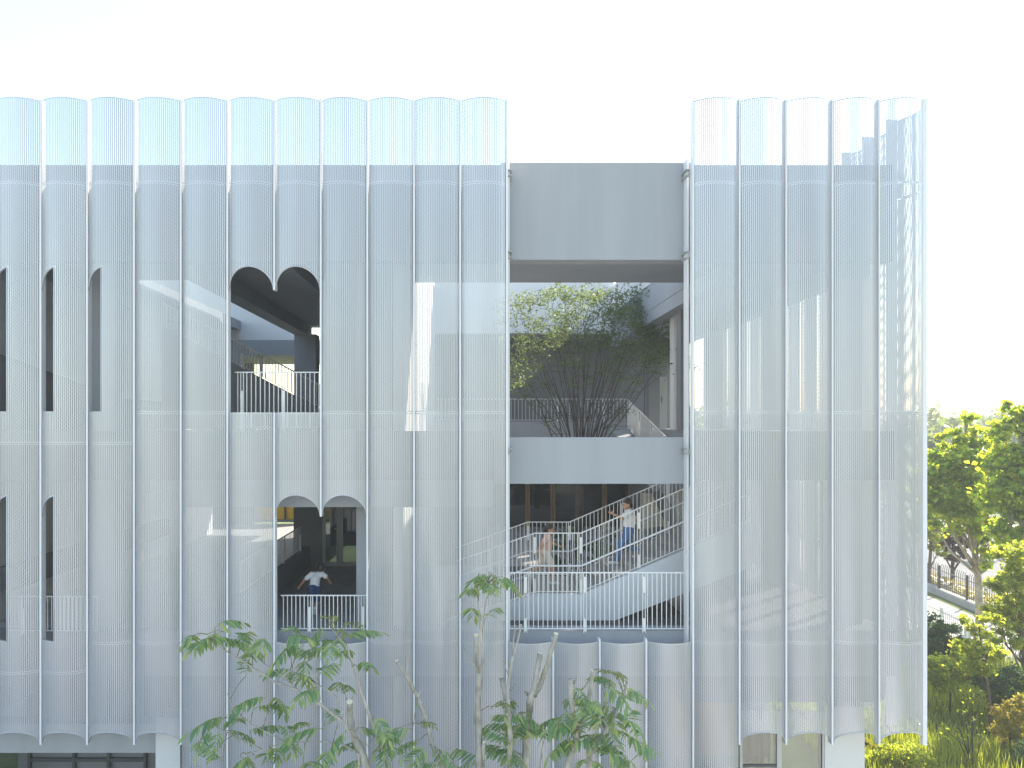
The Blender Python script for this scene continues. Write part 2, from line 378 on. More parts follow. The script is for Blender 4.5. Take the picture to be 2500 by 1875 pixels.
ZT = 14.615; S1 = 13.03; S2 = 8.754; S2L = 8.177; S3 = 4.46; S3L = 3.908; ZB = 2.538
G = 0.0025
def put_panel(xc, z0, z1, cut=None, key=None, rot=0.0, yc=0.0):
    o = bpy.data.objects.new('perforated_panel', panel_mesh(z0 + G, z1 - G, cut, key)); link(o, B)
    o.location = (xc, yc + random.uniform(-.002, .002), 0); o.rotation_euler = (0, 0, rot + R(random.uniform(-.35, .35)))
    return o
AR = CH / 2
ARCH3 = Cut(-99, arch_fn(11.04), -9, 9)               # whole arch, upper storey
ARCH2 = Cut(-99, arch_fn(6.79), -9, 9)
SLOT3 = Cut(8.77, arch_fn(11.04), -9, -AR + 0.305)
SLOT2 = Cut(4.49, arch_fn(6.79), -9, -AR + 0.305)
SLOTS = Cut(8.77, arch_fn(11.04), -0.16, 0.10)
BOT = Cut(-99, arch_fn(ZB, AR, 0.27), -9, 9)
finpx = [-242, -128, -14, 100, 213.5, 328, 442, 555.5, 670, 783.5, 897, 1011, 1123.5, 1237.5]
fr = [1692, 1805, 1919, 2031.5, 2146, 2257]
fm = [1237.5, 1350.5, 1464, 1577.5, 1692]
fx = lambda p: (p - VX) / 130.0
def fin(x, z0, z1, y0=-0.018, y1=0.13, wd=0.034):
    o = MB().box(-wd / 2, wd / 2, y0, y1, z0, z1).build('panel_fin', M['fin'], B); o.location = (x, 0, 0); return o
for i in range(len(finpx) - 1):
    xc = (fx(finpx[i]) + fx(finpx[i + 1])) / 2
    s2 = S2L if i <= 4 else S2
    s3 = S3L if i <= 3 else S3
    put_panel(xc, S1, ZT)
    heart = i in (7, 8); low = i in (8, 9); slot = i in (2, 3, 4); slot2 = i in (2, 3)
    put_panel(xc, s2, S1, ARCH3 if heart else SLOT3 if slot else None, 'h' if heart else 's3' if slot else None)
    put_panel(xc, s3, s2, ARCH2 if low else SLOT2 if slot2 else None, 'l' if low else 's2' if slot2 else None)
    bot = i <= 5
    put_panel(xc, ZB if bot else 0.25, s3, BOT if bot else None, 'b' if bot else None)
for i, p in enumerate(finpx):
    zb = ZB - 0.02 if i <= 6 else 0.25
    if i == 8: fin(fx(p), 11.05, ZT + .03); fin(fx(p), zb, S2)
    elif i == 9: fin(fx(p), 6.80, ZT + .03); fin(fx(p), zb, S3)
    else: fin(fx(p), zb, ZT + .03)
for i in range(5):
    xc = (fx(fr[i]) + fx(fr[i + 1])) / 2
    put_panel(xc, S1, ZT); put_panel(xc, S2, S1); put_panel(xc, S3, S2)
    put_panel(xc, ZB if i else 0.25, S3, BOT if i else None, 'b' if i else None)
for i, p in enumerate(fr):
    if i < 5: fin(fx(p), 0.25 if i == 0 else ZB - 0.02, ZT + .03)
for i in range(4):
    put_panel((fx(fm[i]) + fx(fm[i + 1])) / 2, 0.25, S3)
    if i: fin(fx(fm[i]), 0.25, S3 + 0.035)
# right-hand side facade, same scallops turned outwards
XS = fx(fr[5]); NSIDE = 14; PITCH = 0.875
o = MB().box(XS - .05, XS + .03, -0.035, 0.05, ZB - .02, ZT + .03).build('corner_post', M['fin'], B)
for k in range(NSIDE):
    yc = 0.05 + PITCH * (k + .5)
    put_panel(XS, S1, ZT, rot=R(90), yc=yc)
    sl = k not in (0, 7)
    put_panel(XS, S2, S1, SLOTS if sl else None, 'ss' if sl else None, rot=R(90), yc=yc)
    put_panel(XS, S3, S2, rot=R(90), yc=yc)
    put_panel(XS, ZB, S3, BOT, 'b', rot=R(90), yc=yc)
    f = MB().box(-.18, .03, -.019, .019, ZB - .02, ZT + .03).build('panel_fin', M['fin'], B); f.location = (XS, 0.05 + PITCH * (k + 1), 0)

# ---- floors, beams, walls.  Z2, Z3 floor levels
Z2, Z3, ZR, ZP = 4.5, 8.4, 11.85, 13.60
XL, XW, XE, XR = -13.0, -1.35, 5.16, XS - 0.28
g = 1236.5; gx0, gx1 = fx(1237.5) + .02, fx(1692) - .02
box('roof_fascia', gx0 - .12, gx1 + .12, .42, .80, 11.72, ZP, 'render', B)
box('roof_fascia', XL, gx0 - .121, .55, .80, 11.72, ZP, 'wall', B); box('roof_fascia', gx1 + .121, XR, .55, .80, 11.72, ZP, 'wall', B)  # wing pieces darker than the gap piece: shade behind panels put into colour
box('planter_beam', gx0 - .25, gx1 + .25, .40, .85, PZ(1181, .4), PZ(1068, .4), 'render', B)
box('floor_beam', XL, gx0 - .26, .45, .80, 7.45, Z3, 'wall', B)  # behind the panels, shade put into a darker grey
box('floor_beam', -5.6, gx0 - .26, .46, .79, PZ(1238, .46), 7.445, 'render', B)
box('floor_beam', gx1 + .26, XR, .45, .80, 7.45, Z3, 'wall', B)  # right wing beam, darkened in colour for the shade behind its panels
box('floor_beam', XL, -5.9, .45, .80, PZ(1838, .45), 2.72, 'render', B)
box('floor_beam', gx0 - 7.0, XR, .43, .80, 4.0 - .35, PZ(1540, .43), 'render', B)
box('floor_beam', XL, gx0 - 7.01, .43, .80, 4.0 - .35, Z2 - .01, 'wall', B)  # left end coloured darker to stand for shade behind the screen
# roof slab in pieces round two voids
box('roof_slab', XL, -6.501, .81, 5.0, 12.25, 12.6, 'soffit', B)
box('roof_slab', -6.5, XW - .2, .81, 4.5, 12.25, 12.6, 'soffit', B)
box('roof_slab', XW - .2, XR, .81, 4.0, PZ(690, 4.0), 12.6, 'soffit', B)
box('roof_slab', -6.5, XW - .2, 4.501, 14.0, 12.25, 12.6, 'soffit', B)
box('roof_slab', XE, XR, 4.001, 14.0, 11.85, 12.6, 'soffit', B)
for x0, x1 in ((-6.5, -6.0), (-4.25, -3.8)):
    box('roof_beam', x0, x1, .82, 13.6, ZR, 12.245, 'soffit', B)
for x0 in (-12.9, -9.9): box('roof_beam', x0, x0 + .4, .82, 4.49, ZR, 12.245, 'soffit', B)
for x0 in (5.17, 7.6): box('roof_beam', x0, x0 + .35, .82, 13.6, 11.5, 11.845, 'soffit', B)
box('parapet', XE, XE + .2, 4.0, 13.0, 12.605, ZP, 'white_wall', B)
box('roof_slab', XL, -9.0, 5.001, 14.59, 12.25, 12.6, 'soffit', B)  # unseen slab added over the void to keep sun off the side wall
box('parapet', -6.5, -6.3, 5.0, 14.4, 12.605, 15.1, 'white_wall', B)  # height raised, out of view, to block sun from the upper side wall
box('parapet', XW - .199, XE - .001, 3.8, 4.0, 12.605, ZP, 'white_wall', B)
box('parapet', XR - .2, XR, .81, 14, 12.605, ZP, 'white_wall', B)
box('court_wall', XW - .2, XW, .90, 13.2, 0.0, ZP, 'white_wall', B)
# far side of the courtyard
box('far_fascia', XW + .001, 3.6, 13.0, 13.4, 11.92, 14.6, 'white_wall', B)
box('far_fascia', 3.6, PX(1498, 13), 13.0, 13.4, 11.92, 15.2, 'white_wall', B)
box('far_fascia', PX(1498, 13), XR, 13.0, 13.4, 11.92, 13.35, 'white_wall', B)
box('far_fascia', -13.0, -6.5, 14.6, 15.0, 11.8, 17.6, 'white_wall', B)  # hidden top raised to cut off sun coming over it
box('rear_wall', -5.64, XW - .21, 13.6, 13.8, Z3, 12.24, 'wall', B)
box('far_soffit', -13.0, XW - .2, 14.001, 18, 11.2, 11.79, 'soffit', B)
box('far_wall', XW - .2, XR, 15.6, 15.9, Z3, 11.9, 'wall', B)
box('far_roof', XW - .2, XR, 13.401, 16.2, 11.93, 12.5, 'soffit', B)
box('far_floor', XW, XR, 13.0, 16.2, 7.85, Z3, 'render', B)
box('corridor_kerb', XW, PX(1530, 13), 13.0, 13.15, Z3 + .001, 8.67, 'render', B)
# third floor slabs
box('floor_slab', XL, XW - .2, .81, 4.5, 7.9, Z3, 'soffit', B)
box('floor_slab', -6.5, XW - .2, 4.501, 14, 7.9, Z3, 'soffit', B)
box('floor_slab', XE + .7, XR, .86, 12.99, 7.9, Z3, 'soffit', B)
# second floor slabs
box('floor_slab', XL, gx0, .81, 7.2, 4.1, Z2 - .02, 'floor', B)
box('floor_slab', gx0 + .001, XR, .81, 16, 4.1, Z2 - .02, 'floor', B)
box('floor_slab', XL, -4.6, 7.201, 16, 4.1, Z2 - .02, 'floor', B)
# left side wall that catches the sun, and dark stair guard before it
box('side_wall', -9.95, -9.7, 1.2, 13.5, 2.6, 11.84, 'white_wall', B)
MB().prism_xy([(-9.69, 1.1), (-9.55, 1.1), (-9.55, 9), (-9.69, 9)], 0, 1)
st = MB(); pts = [(1.0, 9.95), (6.2, 9.25), (9.0, 9.25), (9.0, 8.41), (1.0, 8.41)]
n = len(pts); st.v = [(-9.65, p[0], p[1]) for p in pts] + [(-9.50, p[0], p[1]) for p in pts]
st.f = [tuple(range(n)), tuple(reversed(range(n, 2 * n)))] + [(i, n + i, n + (i + 1) % n, (i + 1) % n) for i in range(n)]
st.build('stair_guard', M['dark_wall'], B)  # shade on the guard put into its dark grey
# columns
for (x0, x1, y0, y1, z0, z1) in ((-6.45, -5.65, 12.7, 13.3, Z3, ZR), (PX(870, .85), PX(897, .85), .85, 1.4, Z2, 7.44),
                                 (PX(870, .85), PX(897, .85), .85, 1.4, Z3, 12.2), (-9.0, -8.5, 13.0, 13.5, Z3, 11.2), (-12.2, -11.7, .85, 1.3, 0, 11.8),
                                 (-7.6, -7.1, .85, 1.25, Z2, 7.9), (-7.6, -7.1, .85, 1.25, Z3, 12.2)):
    box('column', x0, x1, y0, y1, z0, z1, 'render', B)
box('column', PX(380, .3), PX(440, .3), .3, .8, 0, 2.9, 'white_wall', B)
for yk in (1.0, 4.6, 9.0): box('column', XR - .75, XR - .35, yk, yk + .45, Z3, 11.49, 'render', B)
for yk in (1.0, 4.6, 9.0): box('column', XR - .75, XR - .35, yk, yk + .45, Z2, 7.89, 'render', B)
# right part of the courtyard, third floor: piers, one paler with the light on it put into its colour
for (a, b, y, m, t) in ((1584, 1611, 12.0, 'wall', 7.9), (1645, 1660, 6.4, 'white_wall', 8.4), (1662, 1684, 5.0, 'wall', 8.4)):
    box('pier', PX(a, y), PX(b, y), y, y + .4, t, 11.84, m, B)
box('corridor_wall', PX(1575, 14), PX(1650, 14), 14.0, 14.2, Z3, 11.9, 'wall', B)
dr = box('door', PX(1612, 11), PX(1629, 11), 11.0, 11.06, Z3, PZ(920, 11), 'frame', B)
box('handle', PX(1614, 11), PX(1615.5, 11), 10.95, 11.0, 9.3, 9.5, 'dark_frame', dr)
vb = box('vent_grille', PX(1500, 15.5), PX(1518, 15.5), 15.54, 15.60, PZ(877, 15.5), PZ(867, 15.5), 'dark_frame', B)

box('sun_block_wall', 6.3, 6.5, 3.5, 16.0, Z2, 7.89, 'wall', B)  # added partition that stops side sun reaching the gap floor
box('rear_wall', XW - .2, XR, 16.21, 16.4, 0, 12.5, 'wall', B)  # back closure added so low sun does not flood the gap floor
box('rear_wall', -13, -9.0, 16.21, 16.4, 0, 11.1, 'wall', B)

# ---- second-floor corridor seen through the lower arches
WY = 7.0
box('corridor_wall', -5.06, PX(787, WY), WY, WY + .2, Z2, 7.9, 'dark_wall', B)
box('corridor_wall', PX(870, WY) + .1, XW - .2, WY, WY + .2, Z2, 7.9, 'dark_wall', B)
box('corridor_guard', -4.75, -4.6, .85, WY, Z2, 5.08, 'wall', B)
dz = PZ(1239, WY) + .35
door = box('glass_door', PX(787, WY), PX(870, WY) + .1, WY + .05, WY + .1, dz, 7.9, 'dark_wall', B)
dmx = PX(829, WY)
for (a, b) in ((PX(787, WY), dmx), (dmx + .005, PX(870, WY) + .1)):
    fr_ = MB(); fr_.box(a, a + .09, WY, WY + .06, Z2, dz); fr_.box(b - .09, b, WY, WY + .06, Z2, dz)
    fr_.box(a + .09, b - .09, WY, WY + .06, Z2, Z2 + .12); fr_.box(a + .09, b - .09, WY, WY + .06, dz - .1, dz)
    fo = fr_.build('door_leaf', M['frame'], door)
    box('pane', a + .09, b - .09, WY + .025, WY + .035, Z2 + .12, dz - .1, 'dark_glass', fo)
box('handle', dmx - .13, dmx - .02, WY - .05, WY - .02, 5.55, 5.58, 'steel', door)
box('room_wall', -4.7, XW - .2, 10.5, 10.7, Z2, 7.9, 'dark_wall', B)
yw = box('yellow_wall', -9.2, -5.2, 17.0, 17.2, 4.5, 7.8, 'yellow', B)
box('mullion', PX(693.5, 16.9), PX(697, 16.9), 16.9, 16.99, 4.5, 7.8, 'dark_frame', yw)
box('sill', -9.0, -5.2, 16.85, 17.0, PZ(1271, 16.9), PZ(1269, 16.9), 'white_wall', yw)
box('low_wall', -9.0, -5.0, 16.4, 16.8, Z2, PZ(1271, 16.4), 'wall', B)

# ---- ground floor left and right
box('ground_floor_wall', XL, PX(57, 3), 1.2, 1.4, 0, 2.7, 'render', B)
dw = box('storefront', PX(30, 2.5), PX(400, 2.5), 2.7, 2.8, 0, 3.4, 'dark_wall', B)
for a, b in ((165, 330), (205, 320)): pass
for px in (60, 170, 255, 345): box('mullion', PX(px, 2.5), PX(px + 6, 2.5), 2.6, 2.69, 0, 3.2, 'dark_frame', dw)
box('transom', PX(60, 2.5), PX(345, 2.5), 2.61, 2.68, PZ(1866, 2.5), PZ(1858, 2.5), 'dark_frame', dw)
gw = MB(); yg = .62
for px0, px1 in ((1806, 1813), (1897, 1908), (2008, 2014)): gw.box(PX(px0, yg), PX(px1, yg), yg, yg + .08, 0, 2.9)
gwo = gw.build('ground_floor_window', M['frame'], B)
for a, b in ((1813, 1897), (1908, 2008)): box('pane', PX(a, yg), PX(b, yg), yg + .03, yg + .04, .3, 2.9, 'glass', gwo)
box('transom', PX(1813, yg), PX(1897, yg), yg + .01, yg + .07, PZ(1874, yg), PZ(1868, yg), 'dark_frame', gwo)
for k, px in enumerate((1826, 1848, 1857, 1874, 1888)): box('blind', PX(px, 1.0), PX(px + 7, 1.0), 1.0, 1.01, .4, 2.9, 'cream' if k % 2 else 'wall', gwo)
box('ground_floor_wall', PX(2014, .6), PX(2111, .6), .6, .9, 0, 3.0, 'white_wall', B)
box('ground_floor_back', 4.2, PX(2111, .6) - .05, 5.0, 5.2, 0, 4.0, 'wood', B)

box('ground_floor_wall', -5.5, 4.2, 1.2, 1.4, 0, 3.64, 'wall', B)
box('ground_floor_wall', 4.2, XR, .95, 1.1, 2.95, 3.64, 'wall', B)
box('ground_floor_wall', XL, -6.0, 6.0, 6.2, 0, 4.09, 'wall', B)
# ---- brackets tying the fins to the fascia
for px, s in ((1237.5, 1), (1692, -1)):
    for py in (413, 427, 613, 628, 1096, 1108):
        x = fx(px) + s * .02; z = PZ(py, .1)
        k = MB().box(min(x, x + s * .085), max(x, x + s * .085), .10, .41, z - .006, z + .006)
        k.build('bracket', M['steel'], B)
    for py0, py1 in ((413, 427), (613, 628), (1096, 1108)):
        x = fx(px) + s * .02
        MB().box(min(x, x + s * .012), max(x, x + s * .012), .11, .40, PZ(py1, .1) + .006, PZ(py0, .1) - .006).build('bracket', M['steel'], B)
for px in (1237.5, 1692):
    s = 1 if px < 1400 else -1
    box('screen_stud', fx(px) + s * .022, fx(px) + s * .062, .19, .39, 0.3, ZP, 'fin', B)

# ---- railings
_bal = {}
def baluster_mesh(h, w=0.014):
    k = (round(h, 3), w)
    if k not in _bal: _bal[k] = mesh_np('baluster', MB().box(-w / 2, w / 2, -w / 2, w / 2, 0, h).v, MB().box(0, 1, 0, 1, 0, 1).f, M['rail'])
    return _bal[k]
_post = {}
def post_mesh(h, style):
    k = (round(h, 3), style)
    if k in _post: return _post[k]
    m = MB(); a, t = .026, .010
    for s in (-1, 1): m.box(s * a - t / 2, s * a + t / 2, -.025, .025, -.03, h)
    segs = ((0, .22), (.66, .93)) if style else ((0, .68),)
    for lo, hi in segs: m.box(-a + t / 2, a - t / 2, -.018, .018, h * lo, h * hi)
    _post[k] = mesh_np('post', m.v, m.f, M['rail']); return _post[k]
def railing(pts, h, posts, step=0.095, style=0, low=None, drop=0.05, wtop=0.02, bw=0.014):
    """pts: floor polyline; posts: fraction list in metres along it; low: height of a lower handrail"""
    pts = [Vector(p) for p in pts]; L = [0]
    for a, b in zip(pts[:-1], pts[1:]): L.append(L[-1] + (b - a).length)
    def at(s):
        for i in range(len(pts) - 1):
            if s <= L[i + 1] + 1e-6: return pts[i].lerp(pts[i + 1], (s - L[i]) / (L[i + 1] - L[i]))
        return pts[-1]
    m = MB(); up = Vector((0, 0, 1))
    for a, b in zip(pts[:-1], pts[1:]):
        m.bar(a + up * h, b + up * h, .03, wtop); m.bar(a + up * drop, b + up * drop, .025, .014)
        if low: m.tube([a + up * low + Vector((0, -.05, 0)), b + up * low + Vector((0, -.05, 0))], .019, 8)
    ro = m.build('railing', M['rail'], B)
    s = step * .6
    while s < L[-1]:
        if all(abs(s - q) > .04 for q in posts):
            o = link(bpy.data.objects.new('baluster', baluster_mesh(h - drop, bw)), ro); o.location = at(s) + up * drop
        s += step
    for q in posts:
        o = link(bpy.data.objects.new('post', post_mesh(h, style)), ro); o.location = at(q)
    return ro
yF = .36
railing([(gx0, yF, PZ(1541, yF)), (gx1, yF, PZ(1541, yF))], PZ(1398, yF) - PZ(1541, yF), [PX(p, yF) - gx0 for p in (1283, 1428, 1572)], .0915, 1)
yH = .40
railing([(fx(557), yH, Z3 + .03), (fx(783), yH, Z3 + .03)], PZ(909, yH) - Z3 - .03, [PX(591.5, yH) - fx(557), PX(692, yH) - fx(557)], .0872, 0)
railing([(fx(672), yH, PZ(1541, yH)), (fx(896), yH, PZ(1541, yH))], PZ(1456, yH) - PZ(1541, yH) + .02, [PX(755.5, yH) - fx(672), PX(886, yH) - fx(672)], .0808, 0)
railing([(fx(-14), yH, PZ(1546, yH)), (fx(213), yH, PZ(1546, yH))], PZ(1456, yH) - PZ(1546, yH), [.3, 1.6], .08, 0)
railing([(-9.6, 3.2, 5.6), (-9.6, 8.8, 5.6)], .9, [.6, 2.2, 3.8], .12, 0)
box('gallery_edge', -9.69, -9.45, 1.3, 9.0, 5.1, 5.6, 'wall', B)
# corridor guard rail behind the lower arch, courtyard rail on the far side, roof stair rail behind the heart arch
railing([(-4.67, 1.0, 5.08), (-4.67, 6.2, 5.08)], .66, [3.4, 5.15], .13, 0)
railing([(XW + .05, 13.06, 8.67), (PX(1530, 13), 13.06, 8.67)], PZ(974, 13) - 8.67, [1.0, 2.7, 4.5, 6.2], .135, 0)
railing([(PX(1533, 13), 13.0, 8.42), (5.45, 6.6, 7.15)], 1.05, [.05, 2.4, 4.4, 6.4], .115, 0)
MB().prism_xz([(-8.6, 11.28), (-4.2, 8.98), (-4.2, 8.42), (-8.6, 8.42)], 6.45, 6.6).build('roof_stair_guard', M['render'], B)
railing([(-8.6, 6.5, 11.28), (-4.2, 6.5, 8.98)], .66, [.4, 2.1, 3.1], .10, 0, wtop=.04, bw=.022)
fl = MB(); fl.v = [(5.05, 6.4, 7.1), (5.95, 6.4, 7.1), (6.05, 13.0, 8.38), (5.15, 13.0, 8.38), (5.05, 6.4, 6.7), (5.95, 6.4, 6.7), (6.05, 13.0, 7.95), (5.15, 13.0, 7.95)]
fl.f = [(0, 1, 2, 3), (7, 6, 5, 4), (0, 4, 5, 1), (1, 5, 6, 2), (2, 6, 7, 3), (3, 7, 4, 0)]
fl.build('upper_flight', M['render'], B)

# ---- the open stair in the gap
ZL = 5.06; X0, X1 = 1.315, 2.27; YS0, YS1 = 1.30, 3.10; SL = 0.43; TREAD, RISE = .33, .33 * .43
XEND = gx1 + 1.6
stm = MB()
pts = [(gx0 - 1.2, Z2 - .02), (gx0 - 1.2, Z2), (X0, ZL - .03), (X1, ZL - .03), (XEND, ZL - .03 + SL * (XEND - X1)), (XEND, ZL - .95 + SL * (XEND - X1) - .02),
       (PX(1479, 1.3), PZ(1524, 1.3)), (PX(1345, 1.3), PZ(1524, 1.3)), (PX(1338, 1.3), Z2 - .015)]
stm.prism_xz(pts, YS0, YS0 + .14)
stair = stm.build('staircase', M['stair'], B)
MB().prism_xz([(p[0], p[1] - .001) for p in pts], YS1 - .1, YS1 + .02).build('stringer', M['render'], stair)
MB().prism_xz([(X0 - .01, ZL - .2), (X1, ZL - .2), (XEND, ZL - .25 + SL * (XEND - X1)), (XEND, ZL - .45 + SL * (XEND - X1)), (X1 + .2, ZL - .48), (X0, ZL - .48)], YS0 + .145, YS1 - .105).build('soffit', M['soffit'], stair)
box('landing', X0, X1, YS0 + .145, YS1 - .105, ZL - .19, ZL, 'step', stair)
for k in range(9):
    box('step', X1 + k * TREAD + .002, X1 + (k + 1) * TREAD + .025, YS0 + .145, YS1 - .105, ZL + k * RISE - .18, ZL + (k + 1) * RISE - .001 * k, 'step', stair)
for k in range(4):
    box('step', X0 - (k + 1) * TREAD, X0 - k * TREAD - .002, YS0 + .145, YS1 - .105, ZL - .2 - (k + 1) * RISE, ZL - (k + 1) * RISE, 'step', stair)
zl = lambda x: ZL + (min(0, (x - X0) * .36) if x < X0 else 0 if x < X1 else SL * (x - X1))
RH = PZ(1302, 1.32) - ZL
for yy in (YS0 + .05, YS1 - .04):
    pl = [(gx0 - 1.0, yy, zl(gx0 - 1.0)), (X0, yy, ZL), (X1, yy, ZL), (XEND, yy, zl(XEND))]
    l1 = (Vector(pl[1]) - Vector(pl[0])).length; l2 = l1 + (X1 - X0)
    railing(pl, RH, [l1, l2, l2 + 1.30, l2 + 2.47], .098, 1, low=.56, drop=.02)
# deck planks below the stair
for k in range(26):
    box('plank', .6 + k * .15, .6 + k * .15 + .14, .83, 7.0, Z2 - .019, Z2 - .004 + .003 * (k % 2), 'plank', B)

# ---- glazed timber wall behind the stair
yc_ = 15.0
cw = box('timber_glazing', XW, XR - 1.2, yc_ + .9, yc_ + 1.1, Z2, 7.84, 'dark_wall', B)
for px in (1288, 1350, 1413, 1476, 1540, 1602):
    x = PX(px, yc_); box('mullion', x - .09, x - .02, yc_, yc_ + .12, Z2, 7.84, 'wood', cw); box('mullion', x + .02, x + .09, yc_, yc_ + .12, Z2, 7.84, 'wood', cw)
pxs = [1225, 1288, 1350, 1413, 1476, 1540, 1602]
for a, b in zip(pxs[:-1], pxs[1:]):
    box('pane', PX(a, yc_) + .09, PX(b, yc_) - .09, yc_ + .05, yc_ + .06, Z2, 7.84, 'dark_glass', cw)
for (a, b, t, u) in ((1296, 1335, 1220, 1242), (1378, 1402, 1218, 1241), (1310, 1346, 1245, 1270), (1420, 1466, 1190, 1214), (1482, 1512, 1192, 1215), (1358, 1405, 1247, 1268), (1432, 1470, 1222, 1246), (1486, 1530, 1222, 1250)):
    box('cabinet', PX(a, yc_ + .6), PX(b, yc_ + .6), yc_ + .6, yc_ + .88, PZ(u, yc_ + .6), PZ(t, yc_ + .6), 'wood', cw)
# sunlit wedge of wall, its light put into cream colour and shape, and the sloping string of the next flight
MB().prism_xz([(PX(1570, 9), PZ(1290, 9)), (PX(1626, 9), PZ(1284, 9)), (PX(1592, 9), PZ(1205, 9)), (PX(1570, 9), PZ(1205, 9))], 9.0, 9.1).build('sunlit_wall_wedge', M['cream'], B)
MB().bar((PX(1615, 5.5), 5.5, PZ(1183, 5.5)), (PX(1690, 5.5), 5.5, PZ(1282, 5.5)), .12, .22).build('flight_string', M['render'], B)
box('gap_back_wall', PX(1600, 11), XR, 11.5, 11.6, Z2, 7.89, 'wall', B)

# ------------------------------------------------------------------ vegetation
def leaf_cards(cent, size, aspect=0.6, flat=0.08, r=None):
    """folded rhombic leaves: 4 vertices, 2 triangles"""
    r = r or rng; n = len(cent)
    d = r.normal(size=(n, 3)); d[:, 2] *= 0.7; d[:, 2] -= 0.15; d /= np.linalg.norm(d, axis=1)[:, None]
    nrm = r.normal(size=(n, 3)); nrm[:, 2] += flat * 3; s = np.cross(d, nrm); s /= np.linalg.norm(s, axis=1)[:, None] + 1e-9
    u = np.cross(s, d)
    L = size * r.uniform(.65, 1.35, n)[:, None]; W = L * aspect / 2
    base = cent - d * L / 2; tip = cent + d * L / 2 - u * L * .08
    a = cent + s * W + u * L * .10; b = cent - s * W + u * L * .10
    v = np.stack([base, a, tip, b], 1).reshape(-1, 3)
    i = np.arange(n)[:, None] * 4
    f = np.concatenate([i + np.array([[0, 1, 2]]), i + np.array([[0, 2, 3]])], 1).reshape(-1, 3)
    return v, f
def lump_points(lumps, n, shell=0.55, r=None):
    """points in leafy clumps inside ellipsoid lumps"""
    r = r or rng; vol = np.array([l[1][0] * l[1][1] * l[1][2] for l in lumps]); cnt = np.maximum(20, (n * vol / vol.sum())).astype(int)
    out = []
    for (c, rad), k in zip(lumps, cnt):
        m = max(4, k // 45)
        d = r.normal(size=(m, 3)); d /= np.linalg.norm(d, axis=1)[:, None]
        rr = r.uniform(shell ** 3, 1, m) ** (1 / 3)
        cc = np.array(c) + d * rr[:, None] * np.array(rad)
        cs = r.uniform(.16, .36, m)[:, None] * float(np.mean(rad))
        which = r.integers(0, m, k)
        q = r.normal(size=(k, 3)) * np.array([1, 1, .65])
        q *= np.where(r.uniform(size=(k, 1)) < .18, 1.9, 1.0)
        out.append(cc[which] + q * cs[which] * .62)
    return np.concatenate(out)
def tree(name, label, base, trunk, lumps, n, size, lm, bm='bark', r0=.12, limbs=None, group=None, cat='tree', aspect=.7, shell=.5, seed=0, part='trunk'):
    """trunk: polyline relative to base, lumps relative to base"""
    r = np.random.default_rng(seed + 11); o = empty(name, base); tag(o, label, cat, group)
    tb = MB(); m = len(trunk)
    tb.tube(trunk, [r0 * (1 - .65 * i / max(1, m - 1)) for i in range(m)], 9)
    top = Vector(trunk[-1]); start = Vector(trunk[max(0, m - 2)])
    for (c, rad) in lumps:
        c = Vector(c); k = min(1, max(0, (c.z * .55 - trunk[0][2]) / max(.1, top.z))); s = Vector(trunk[0]).lerp(top, max(.35, k))
        i = min(m - 2, int(max(.35, k) * (m - 1))); fr_ = max(.35, k) * (m - 1) - i; s = Vector(trunk[i]).lerp(Vector(trunk[i + 1]), fr_)
        mid = s.lerp(c, .5) + Vector((r.normal() * .1, r.normal() * .1, -.1 * (c - s).length))
        tb.tube([s, mid, c], [r0 * .38, r0 * .25, r0 * .10], 6)
        for q in range(5):
            d = Vector(r.normal(size=3)); d.normalize(); e = c + Vector((d.x * rad[0], d.y * rad[1], d.z * rad[2])) * .8
            tb.tube([mid.lerp(c, .3 + .1 * q), mid.lerp(e, .6), e], [r0 * .13, r0 * .09, r0 * .03], 4)
    tb.build(part, M[bm], o, smooth=True)
    pts = lump_points(lumps, n, shell, r); v, f = leaf_cards(pts, size, aspect, r=r)
    link(bpy.data.objects.new('crown', quick_mesh('crown', v, f, M[lm])), o)
    return o

def at_ground(px, d): return Vector(((px - VX) / FPX * d, d - DC, 0.0))
def rel(base, px, py, d): q = Vector(((px - VX) / FPX * d, d - DC, ZC + (VY - py) / FPX * d)); return tuple(q - base)
def lump(base, px, py, d, rx, rz=None, ry=None, dd=0.0):
    k = d / FPX; rz = rz or rx; ry = ry or rx * .9
    return (rel(base, px, py, d + dd), (rx * k, ry * k, rz * k))

# plane tree with the pale mottled trunk
d = 30.0; b = at_ground(2392, d)
tree('plane_tree', 'tall plane tree with pale mottled trunk forking above the white fence', b,
     [(0, 0, 0), rel(b, 2391, 1500, d), rel(b, 2388, 1412, d), rel(b, 2378, 1330, d), rel(b, 2368, 1240, d), rel(b, 2362, 1120, d), rel(b, 2358, 1030, d)],
     [lump(b, 2360, 1045, d, 26, 40), lump(b, 2325, 1075, d, 30, 38), lump(b, 2395, 1080, d, 36, 40), lump(b, 2300, 1140, d, 42, 45), lump(b, 2272, 1180, d, 34, 45), lump(b, 2268, 1250, d, 30, 40), lump(b, 2360, 1140, d, 50, 50, dd=-.5),
      lump(b, 2415, 1160, d, 40, 45), lump(b, 2300, 1220, d, 36, 45), lump(b, 2350, 1230, d, 50, 50, dd=-.6), lump(b, 2410, 1240, d, 45, 45), lump(b, 2345, 1290, d, 40, 25),
      lump(b, 2415, 1330, d, 30, 30, dd=-.5), lump(b, 2405, 1370, d, 22, 18, dd=-.5)],
     10500, .21, 'leaf_plane', 'bark_plane', .17, seed=1, aspect=.9)
d = 27.0; b = at_ground(2505, d)
